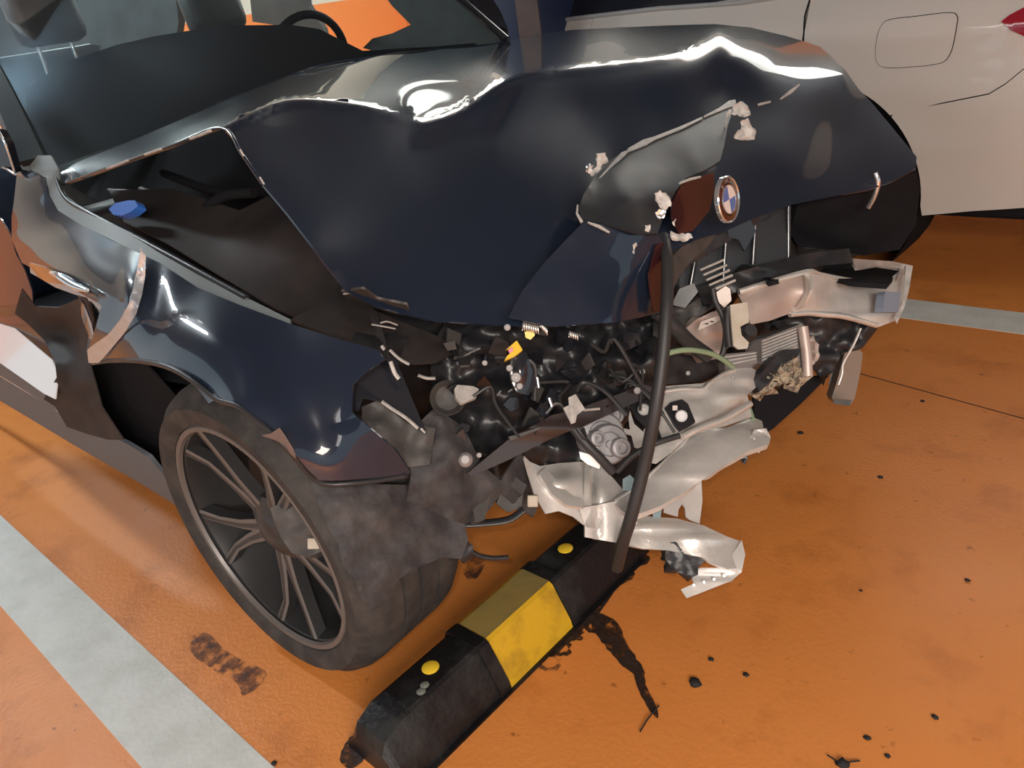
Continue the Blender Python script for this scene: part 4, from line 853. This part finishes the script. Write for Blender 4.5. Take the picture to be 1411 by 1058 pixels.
lower_rail = relief('lower_rail', [(868, 706), (900, 712), (932, 714), (970, 724), (1004, 740), (1022, 746), (1026, 766), (1022, 782), (1004, 784), (980, 776), (968, 768), (940, 762), (920, 758), (886, 756), (852, 748), (850, 730)],
    [(868, 706, 1.60, 't'), (932, 714, 1.63, 't'), (1022, 746, 1.68, 't'), (1022, 782, 1.655, 't'), (940, 762, 1.61, 't'), (852, 748, 1.57, 't'), (900, 735, 1.585, 't'), (960, 744, 1.62, 't')], alu, BC, 6, .008, dents=[(910, 726, 40, 4, -.01), (970, 742, 30, 4, -.008)], label='aluminium rail hanging low beside the wheel stop')
relief('rail_end', [(1022, 744), (1027, 764), (1022, 788), (1008, 800), (962, 818), (946, 824), (938, 812), (956, 804), (950, 788), (966, 782), (990, 782), (1004, 776), (1012, 760)], [(1022, 744, 1.67, 't'), (1022, 788, 1.65, 't'), (946, 824, 1.63, 't'), (990, 782, 1.64, 't'), (950, 788, 1.64, 't')], alu_w, lower_rail, 5, .004, dents=[(985, 793, 40, 3, .008)])
for u, v in ((956, 806), (970, 802), (984, 798), (998, 793), (878, 742), (892, 746)): bolt(u, v, 1.63 if u > 950 else 1.58, .0035, alu, lower_rail, h=.002, name='rivet')
relief('rail_rubber', [(918, 748), (932, 746), (938, 756), (956, 764), (966, 762), (972, 772), (962, 782), (962, 792), (950, 796), (926, 784), (916, 768)], [(918, 748, 1.60, 't'), (972, 772, 1.63, 't'), (950, 796, 1.62, 't')], plastic_d, BC, 6, .02, nz=(.01, 8), label='black rubber mount under the hanging rail')
relief('slotted_bracket', [(934, 660), (966, 652), (968, 690), (964, 722), (950, 716), (945, 712), (944, 700), (940, 694), (935, 702), (934, 712), (915, 706), (914, 688)], [(934, 660, 1.66, 't'), (966, 652, 1.68, 't'), (964, 722, 1.66, 't'), (915, 706, 1.63, 't')], alu_w, BC, 6, .004)
relief('teal_damper', [(896, 690), (908, 684), (912, 700), (910, 714), (900, 712)], [(896, 690, 1.60, 't')], teal, BC, 6, .012)
relief('teal_damper', [(858, 660), (868, 654), (876, 662), (872, 676), (858, 676)], [(858, 660, 1.56, 't')], teal, BC, 6, .012)
# long bright arm
arm = relief('crash_arm', [(846, 694), (850, 682), (880, 668), (912, 638), (938, 612), (952, 594), (970, 588), (1000, 590), (1036, 574), (1050, 580), (1054, 598), (1062, 604), (1058, 612), (1030, 622), (1000, 640), (970, 660), (940, 680), (908, 698), (880, 708), (860, 706)],
    [(846, 694, 1.57, 't'), (880, 668, 1.60, 't'), (938, 612, 1.66, 't'), (1036, 574, 1.80, 't'), (1060, 606, 1.72, 't'), (1000, 640, 1.64, 't'), (940, 680, 1.58, 't'), (860, 706, 1.54, 't'), (955, 635, 1.615, 't'), (1020, 604, 1.70, 't')], alu_w, BC, 6, .012, dents=[(960, 655, 70, 7, -.006)], label='bright aluminium crash arm pointing at the camera')
tube('arm_edge', [P(u, v, t-.004, 't') for u, v, t in [(848, 690, 1.57), (880, 667, 1.60), (912, 639, 1.635), (940, 612, 1.66), (954, 595, 1.675), (972, 589, 1.70), (1000, 591, 1.735), (1036, 576, 1.79)]], .004, alu, arm, 8)
relief('arm_tip', [(1040, 592), (1056, 590), (1062, 602), (1058, 614), (1050, 612), (1046, 622), (1040, 614), (1030, 606)], [(1040, 592, 1.73, 't'), (1062, 602, 1.75, 't')], alu_w, arm, 4, .004, nz=(.015, 8))
plate = relief('headlight_plate', [(908, 548), (916, 532), (940, 530), (968, 528), (1000, 514), (1012, 508), (1034, 506), (1050, 514), (1048, 528), (1030, 544), (1036, 574), (1000, 586), (976, 590), (956, 594), (930, 618), (900, 630), (880, 626), (884, 600), (896, 570)],
    [(908, 548, 1.66, 't'), (968, 528, 1.72, 't'), (1050, 514, 1.85, 't'), (1036, 574, 1.76, 't'), (956, 594, 1.62, 't'), (880, 626, 1.60, 't'), (980, 560, 1.69, 't'), (1010, 530, 1.76, 't')], alu_w, BC, 6, .006, dents=[(1010, 545, 40, 9, -.025), (960, 545, 30, 6, .015), (1030, 522, 16, 8, -.02), (950, 585, 20, 5, .02)], label='bright bent aluminium panel with fasteners')
tube('plate_lip', [P(u, v, t-.006, 't') for u, v, t in [(912, 540, 1.66), (940, 536, 1.68), (968, 536, 1.71), (978, 528, 1.72), (996, 516, 1.75), (1012, 510, 1.78)]], .005, alu, plate, 8)
tube('plate_lip', [P(u, v, t-.006, 't') for u, v, t in [(940, 602, 1.60), (968, 588, 1.63), (1000, 576, 1.67), (1034, 556, 1.72)]], .007, alu, plate, 8)
blk = relief('fastener_plate', [(916, 562), (924, 554), (940, 550), (948, 556), (958, 580), (936, 594), (926, 580)], [(916, 562, 1.64, 't'), (948, 556, 1.655, 't'), (936, 594, 1.61, 't')], plastic_d, BC, 6, .006, label='black fastener plate with white button')
bolt(939, 573, 1.615, .012, M('white_button', (.6, .6, .6), .4), blk, name='white_button')
obox('white_tab', P(930, 562, 1.63, 't'), .005*Vector(MR[:, 0]), .005*Vector(MR[:, 1]), .002*Vector(MR[:, 2]), labelw, blk, .0005)
blk2 = relief('fastener_plate', [(868, 560), (880, 550), (896, 552), (904, 580), (912, 604), (906, 610), (890, 590), (876, 576)], [(868, 560, 1.63, 't'), (904, 580, 1.62, 't'), (906, 610, 1.60, 't')], plastic_d, BC, 6, .006)
bolt(887, 564, 1.61, .012, M('grey_button', (.4, .4, .4), .4), blk2, name='grey_button')
relief('bracket_star', [(868, 566), (874, 584), (892, 600), (902, 612), (888, 620), (874, 616), (870, 600), (858, 596), (860, 590), (868, 592), (866, 576)], [(868, 566, 1.615, 't'), (902, 612, 1.59, 't'), (858, 596, 1.60, 't')], alu_w, BC, 5, .004, label='star shaped alloy bracket')
relief('plate_fold', [(884, 620), (930, 600), (936, 606), (926, 622), (904, 638), (880, 634)], [(884, 620, 1.59, 't'), (936, 606, 1.60, 't'), (904, 638, 1.58, 't')], alu, BC, 5, .004)
relief('plate_back', [(910, 470), (960, 478), (1010, 500), (1000, 512), (966, 526), (914, 530), (905, 500)], [(910, 470, 1.72, 't'), (1010, 500, 1.85, 't'), (914, 530, 1.70, 't')], brown_d, BC, 8, .006, nz=(.02, 20))
tube('green_cable', [P(u, v, t, 't') for u, v, t in [(912, 492, 1.56), (926, 485, 1.57), (950, 482, 1.60), (976, 486, 1.65), (994, 494, 1.69), (1010, 506, 1.73)]], .0055, greenp, BC, 10, label='pale green cable')
tube('green_cable', [P(1026, 546, 1.80, 't'), P(1032, 560, 1.79, 't'), P(1038, 578, 1.77, 't')], .0045, greenp, BC, 8)
# --- black hose
tube('dangling_hose', [P(u, v, t, 't') for u, v, t in [(914, 326, 1.52), (918, 348, 1.48), (920, 380, 1.45), (918, 430, 1.42), (912, 500, 1.41), (902, 570, 1.42), (888, 640, 1.46), (870, 710, 1.50), (859, 745, 1.55), (850, 782, 1.64)]], lambda s: .0105+.002*s, hose_m, BC, 14, 8, label='long black rubber hose hanging to the floor')
# --- bumper beam
beam = relief('bumper_beam', [(1016, 404), (1048, 394), (1080, 384), (1108, 374), (1114, 374), (1117, 398), (1110, 414), (1094, 430), (1088, 432), (1060, 442), (1034, 447), (1030, 430)],
    [(1016, 404, 1.80, 't'), (1112, 376, 1.88, 't'), (1114, 400, 1.85, 't'), (1094, 430, 1.86, 't'), (1034, 447, 1.77, 't'), (1060, 415, 1.80, 't')], alu_warm, BC, 6, .012, label='bent aluminium bumper beam')
relief('beam_face', [(1112, 374), (1130, 378), (1172, 386), (1218, 391), (1246, 368), (1257, 368), (1254, 390), (1246, 420), (1238, 440), (1212, 450), (1180, 442), (1160, 434), (1130, 432), (1112, 430), (1092, 431), (1110, 414), (1117, 398)],
    [(1112, 374, 1.88, 't'), (1172, 386, 2.02, 't'), (1257, 368, 2.2, 't'), (1240, 436, 2.08, 't'), (1180, 442, 1.98, 't'), (1112, 430, 1.88, 't'), (1117, 400, 1.85, 't'), (1200, 415, 2.02, 't'), (1160, 408, 1.965, 't')], alu_w, beam, 5, .012, dents=[(1145, 403, 22, 14, .016), (1190, 436, 60, 6, -.012)], label='whiter right face of the beam')
tube('beam_flange', [P(u, v, t, 't') for u, v, t in [(1018, 402, 1.79), (1060, 389, 1.82), (1112, 375, 1.87), (1130, 379, 1.92), (1172, 387, 2.0), (1218, 391, 2.06)]], .007, alu, beam, 8)
tube('beam_flange', [P(u, v, t, 't') for u, v, t in [(1088, 433, 1.85), (1112, 431, 1.88), (1134, 433, 1.91), (1164, 436, 1.95), (1208, 448, 2.02)]], .007, alu, beam, 8)
relief('beam_crease', [(1108, 376), (1114, 376), (1117, 400), (1108, 420), (1092, 430), (1104, 412), (1110, 398)], [(1108, 376, 1.86, 't'), (1117, 400, 1.82, 't'), (1092, 430, 1.86, 't')], alu, beam, 5, .004)
relief('beam_end_block', [(1220, 402), (1242, 402), (1238, 430), (1216, 430)], [(1220, 402, 1.985, 't'), (1242, 402, 2.04, 't'), (1216, 430, 1.97, 't')], blueblk, BC, 6, .02, label='blue grey foam block at the beam end')
relief('beam_end_cap', [(1248, 366), (1258, 366), (1252, 402), (1246, 424), (1236, 446), (1232, 438), (1242, 420), (1246, 396)], [(1248, 366, 2.12, 't'), (1252, 402, 2.08, 't'), (1236, 446, 2.02, 't')], alu_w, beam, 5, .004, nz=(.008, 14))
relief('beam_bracket', [(1172, 356), (1200, 358), (1230, 360), (1258, 366), (1246, 376), (1236, 386), (1240, 370), (1210, 366), (1180, 370)], [(1172, 356, 2.12, 't'), (1258, 366, 2.2, 't'), (1210, 372, 2.12, 't')], alu_warm, BC, 6, .006, nz=(.02, 15))
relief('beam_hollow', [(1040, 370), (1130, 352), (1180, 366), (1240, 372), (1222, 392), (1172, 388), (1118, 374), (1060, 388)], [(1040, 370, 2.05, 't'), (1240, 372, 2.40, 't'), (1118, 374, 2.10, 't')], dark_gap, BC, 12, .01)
# right side dangling tube bracket
relief('tube_bracket', [(1164, 486), (1184, 482), (1189, 486), (1186, 510), (1178, 548), (1172, 558), (1148, 554), (1146, 548), (1152, 530)], [(1164, 486, 2.07, 't'), (1189, 486, 2.09, 't'), (1172, 558, 2.12, 't'), (1148, 554, 2.10, 't')], M('dull_steel', (.26, .23, .20), .4, .6), BC, 6, .03, label='square tube bracket dangling below the beam')
relief('tube_bracket_mouth', [(1150, 550), (1174, 551), (1171, 559), (1148, 556)], [(1150, 550, 2.08, 't')], plastic, BC, 5, .004)
tube('bracket_wire', [P(u, v, 2.05, 't') for u, v in [(1186, 452), (1176, 475), (1162, 500), (1160, 515), (1155, 530)]], .003, alu, BC, 6)
relief('bumper_mount_dark', [(1112, 432), (1180, 444), (1210, 452), (1188, 480), (1160, 486), (1150, 510), (1130, 520), (1112, 500), (1100, 470), (1060, 445)], [(1112, 432, 2.0, 't'), (1210, 452, 2.12, 't'), (1130, 520, 2.05, 't')], plastic_d, BC, 8, .03, nz=(.05, 18))
relief('shroud_stub', [(1148, 546), (1150, 520), (1166, 484), (1160, 478), (1148, 500), (1142, 530), (1142, 550)], [(1148, 546, 2.12, 't')], plastic_d, BC, 6, .03)
# radiator with fins, bars
rad = relief('radiator', [(932, 352), (950, 335), (1000, 318), (1040, 300), (1088, 274), (1090, 356), (1040, 372), (990, 388), (950, 402), (930, 390)], [(932, 352, 1.78, 't'), (1088, 274, 2.02, 't'), (1090, 356, 1.98, 't'), (950, 402, 1.78, 't')], M('radiator_core', (.05, .055, .06), .5, .3), BC, 14, .03)
nf = 26
bm_v = []; bm_f = []
for i in range(nf):
    k = i/(nf-1)
    # a fin runs across the core; both ends interpolated down its two sides
    a = P(936, 352+k*46, 1.765, 't'); b = P(1086, 278+k*76, 1.99-.04*k, 't')
    d = (b-a).normalized(); nrm = (Vector(OC)-a).normalized(); upv = d.cross(nrm).normalized()*.0011
    base_i = len(bm_v)
    for e in (a, b):
        for s1, s2 in ((-1, 0), (1, 0), (1, 1), (-1, 1)): bm_v.append(e+upv*s1-nrm*(.012*s2))
    bm_f += [[base_i+x for x in f] for f in ([0, 1, 2, 3], [7, 6, 5, 4], [0, 4, 5, 1], [1, 5, 6, 2], [2, 6, 7, 3], [3, 7, 4, 0])]
fo = mesh('radiator_fins', bm_v, bm_f, fins, rad, False); fo['kind'] = 'stuff'
for (u0, v0, u1, v1, t_) in ((1041, 300, 1037, 364, 1.87), (1000, 330, 996, 388, 1.80), (1086, 270, 1086, 358, 1.97), (960, 345, 950, 400, 1.75)):
    tube('grille_bar', [P(u0, v0, t_, 't'), P((u0+u1)/2, (v0+v1)/2, t_, 't'), P(u1, v1, t_, 't')], .006, gloss_d, BC, 8)
relief('grille_frame', [(950, 340), (985, 318), (1030, 300), (1060, 285), (1080, 262), (1100, 270), (1060, 300), (1020, 322), (1000, 335), (972, 352), (940, 372), (928, 398), (920, 380)], [(950, 340, 1.70, 't'), (1080, 262, 1.92, 't'), (1060, 300, 1.86, 't'), (928, 398, 1.68, 't')], plastic_d, BC, 7, .015, nz=(.01, 22), label='crushed kidney grille frame')
relief('grille_shard', [(1000, 300), (1030, 296), (1042, 318), (1026, 346), (1018, 330), (1004, 326)], [(1000, 300, 1.76, 't'), (1042, 318, 1.82, 't'), (1026, 346, 1.80, 't')], gloss_d, BC, 7, .006)
relief('grille_arm', [(905, 392), (920, 360), (940, 340), (968, 322), (990, 318), (976, 340), (950, 362), (932, 388), (920, 420)], [(905, 392, 1.58, 't'), (968, 322, 1.70, 't'), (920, 420, 1.62, 't'), (990, 318, 1.74, 't')], plastic, BC, 7, .01, nz=(.01, 30))
for k in range(5):
    u0 = 965+k*4; v0 = 372+k*7
    tube('silver_slat', [P(u0, v0, 1.72, 't'), P(u0+32, v0-14, 1.745, 't')], .0028, alu, BC, 6, 0)
relief('cross_member', [(960, 396), (1000, 380), (1060, 362), (1120, 348), (1170, 342), (1176, 362), (1130, 366), (1108, 372), (1060, 386), (1010, 404), (970, 420)], [(960, 396, 1.78, 't'), (1060, 370, 1.86, 't'), (1170, 350, 2.05, 't'), (970, 420, 1.77, 't')], plastic_d, BC, 8, .03, nz=(.015, 25), dents=[(1060, 370, 60, 5, -.02)])
# left part of the crash structure
cb = relief('crash_box', [(938, 458), (960, 440), (980, 430), (1000, 424), (1010, 420), (1014, 452), (1004, 478), (990, 494), (968, 498), (950, 486)], [(938, 458, 1.72, 't'), (1010, 420, 1.79, 't'), (990, 494, 1.76, 't')], alu_warm, BC, 6, .02, nz=(.008, 20), label='stained aluminium crash box with paper label')
relief('paper_label', [(966, 443), (992, 434), (994, 441), (962, 455)], [(966, 443, 1.71, 't'), (992, 434, 1.735, 't'), (962, 455, 1.71, 't')], labelw, cb, 5, .001)
for u, v in ((974, 446), (981, 443)): obox('label_print', P(u, v, 1.7, 't'), .0035*Vector(MR[:, 0]), .0012*Vector(MR[:, 1]), .0008*Vector(MR[:, 2]), dark_gap, cb, 0)
relief('pale_tab', [(985, 404), (1000, 394), (1006, 398), (1008, 414), (998, 424), (990, 416)], [(985, 404, 1.73, 't')], alu_warm, BC, 5, .004)
relief('cream_bracket', [(1006, 420), (1030, 416), (1032, 440), (1032, 444), (1020, 450), (1022, 462), (1032, 472), (1030, 480), (1018, 481), (1011, 476), (1009, 456)], [(1006, 420, 1.67, 't'), (1032, 440, 1.68, 't'), (1018, 481, 1.66, 't')], cream, BC, 5, .006, label='cream coloured bracket in front of the beam')
tube('black_cable', [P(u, v, 1.70, 't') for u, v in [(982, 398), (986, 416), (996, 436), (1000, 460), (996, 486), (988, 494)]], .0065, hose_m, BC, 8)
tube('black_cable', [P(u, v, 1.69, 't') for u, v in [(1004, 424), (1003, 450), (1006, 478)]], .010, hose_m, BC, 8)
tube('black_cable', [P(u, v, 1.70, 't') for u, v in [(1008, 460), (1020, 468), (1034, 478)]], .004, hose_m, BC, 8)
tube('thick_cable', [P(u, v, t, 't') for u, v, t in [(906, 430, 1.60), (930, 452, 1.62), (950, 472, 1.66), (975, 490, 1.70)]], .016, hose_m, BC, 12)
lathe('horn_cup', P(1030, 458, 1.72, 't'), Vector(OC)-P(1030, 458, 1.72, 't')+Vector((0, .8, 0)), [(0, .02), (.012, .02), (.018, .008), (.02, -.02)], plastic_d, BC, 20)
relief('upper_plastic', [(905, 440), (925, 424), (950, 420), (980, 400), (990, 420), (960, 438), (938, 458), (920, 470), (905, 460)], [(905, 440, 1.70, 't'), (980, 400, 1.80, 't'), (920, 470, 1.72, 't')], plastic, BC, 7, .01, nz=(.03, 15))
relief('pale_shadow_rod', [(925, 420), (936, 398), (956, 390), (962, 402), (944, 424)], [(925, 420, 1.68, 't')], plastic_d, BC, 7, .01)
# intercooler
ic = relief('intercooler', [(1048, 468), (1104, 446), (1110, 452), (1114, 516), (1108, 522), (1096, 520), (1078, 528), (1050, 500)], [(1048, 468, 1.86, 't'), (1104, 446, 1.95, 't'), (1114, 516, 1.95, 't'), (1050, 500, 1.86, 't')], M('intercooler_alloy', (.42, .38, .37), .45, .5), BC, 7, .05, label='ribbed aluminium cooler behind the beam')
for k in range(7):
    tube('cooler_rib', [P(1050, 470+k*4.4, 1.852, 't'), P(1098, 452+k*4.2, 1.932, 't')], .0025, alu_w, ic, 6, 0)
tube('cooler_tank', [P(1106, 450, 1.93, 't'), P(1111, 484, 1.93, 't'), P(1113, 518, 1.93, 't')], .012, alu_warm, ic, 10)
ic2 = relief('oil_cooler', [(996, 488), (1040, 484), (1044, 500), (1012, 508), (1000, 512)], [(996, 488, 1.80, 't'), (1040, 484, 1.84, 't'), (1012, 508, 1.79, 't')], M('cooler_grey', (.34, .31, .31), .5, .4), BC, 6, .03)
for k in range(4): tube('cooler_rib', [P(998+k*3, 492+k*5, 1.79, 't'), P(1042, 486+k*4, 1.83, 't')], .002, alu_w, ic2, 6, 0)
relief('cooler_frame', [(1040, 524), (1058, 504), (1078, 482), (1104, 480), (1100, 490), (1080, 502), (1060, 528), (1046, 540)], [(1040, 524, 1.80, 't'), (1104, 480, 1.90, 't'), (1046, 540, 1.80, 't')], plastic_d, BC, 6, .02, nz=(.01, 20))
relief('crumbled_core', [(1066, 516), (1080, 502), (1098, 492), (1104, 506), (1104, 522), (1090, 528), (1072, 530), (1056, 540), (1050, 536)], [(1066, 516, 1.84, 't'), (1104, 506, 1.91, 't'), (1056, 540, 1.84, 't')], crumb, BC, 4, .03, nz=(.03, 6), label='crumbled beige core material')
relief('pale_lug', [(1112, 466), (1122, 460), (1124, 490), (1120, 500), (1114, 496)], [(1112, 466, 1.94, 't')], alu_warm, BC, 5, .01, nz=(.02, 8))
relief('lower_shadow_sheet', [(1040, 540), (1110, 520), (1142, 518), (1104, 556), (1066, 590), (1048, 602), (1040, 580)], [(1040, 540, 1.95, 't'), (1130, 520, 2.1, 't'), (1046, 570, 1.98, 't')], dark_gap, BC, 10, .01)  # black sheet standing in for the shade on the floor under the bumper

for (u, v, t_, r_) in ((885, 512, 1.60, .006), (948, 514, 1.72, .005), (1010, 520, 1.74, .004)):
    bolt(u, v, t_-.03, r_, stud_m, BC)
relief('casting_rib', [(742, 652), (752, 644), (772, 668), (790, 684), (806, 690), (804, 700), (780, 696), (760, 680)], [(742, 652, 1.535, 't'), (806, 695, 1.535, 't'), (770, 676, 1.53, 't')], alu, BC, 5, .006)
relief('casting_rib', [(806, 640), (812, 640), (812, 690), (818, 726), (808, 726), (804, 690)], [(806, 640, 1.59, 't'), (812, 726, 1.545, 't')], alu, BC, 5, .006)
tube('broken_clip', [P(u, v, 1.75, 't') for u, v in [(1002, 634), (1016, 632), (1028, 630), (1024, 638)]], .005, plastic_d, BC, 6, 3)
relief('dust_cover', [(470, 402), (500, 398), (520, 412), (560, 420), (566, 436), (530, 432), (500, 424), (478, 414)], [(470, 402, .70), (560, 430, .78), (500, 410, .72)], plastic, BC, 6, .004, nz=(.02, 14))

relief('wheel_liner', [(110, 490), (150, 492), (200, 500), (240, 545), (250, 640), (266, 716), (240, 676), (200, 630), (176, 612), (130, 592)], [(110, 490, .60), (200, 500, .60), (266, 716, .66), (130, 592, .58)], dark_gap, BC, 12, .004)
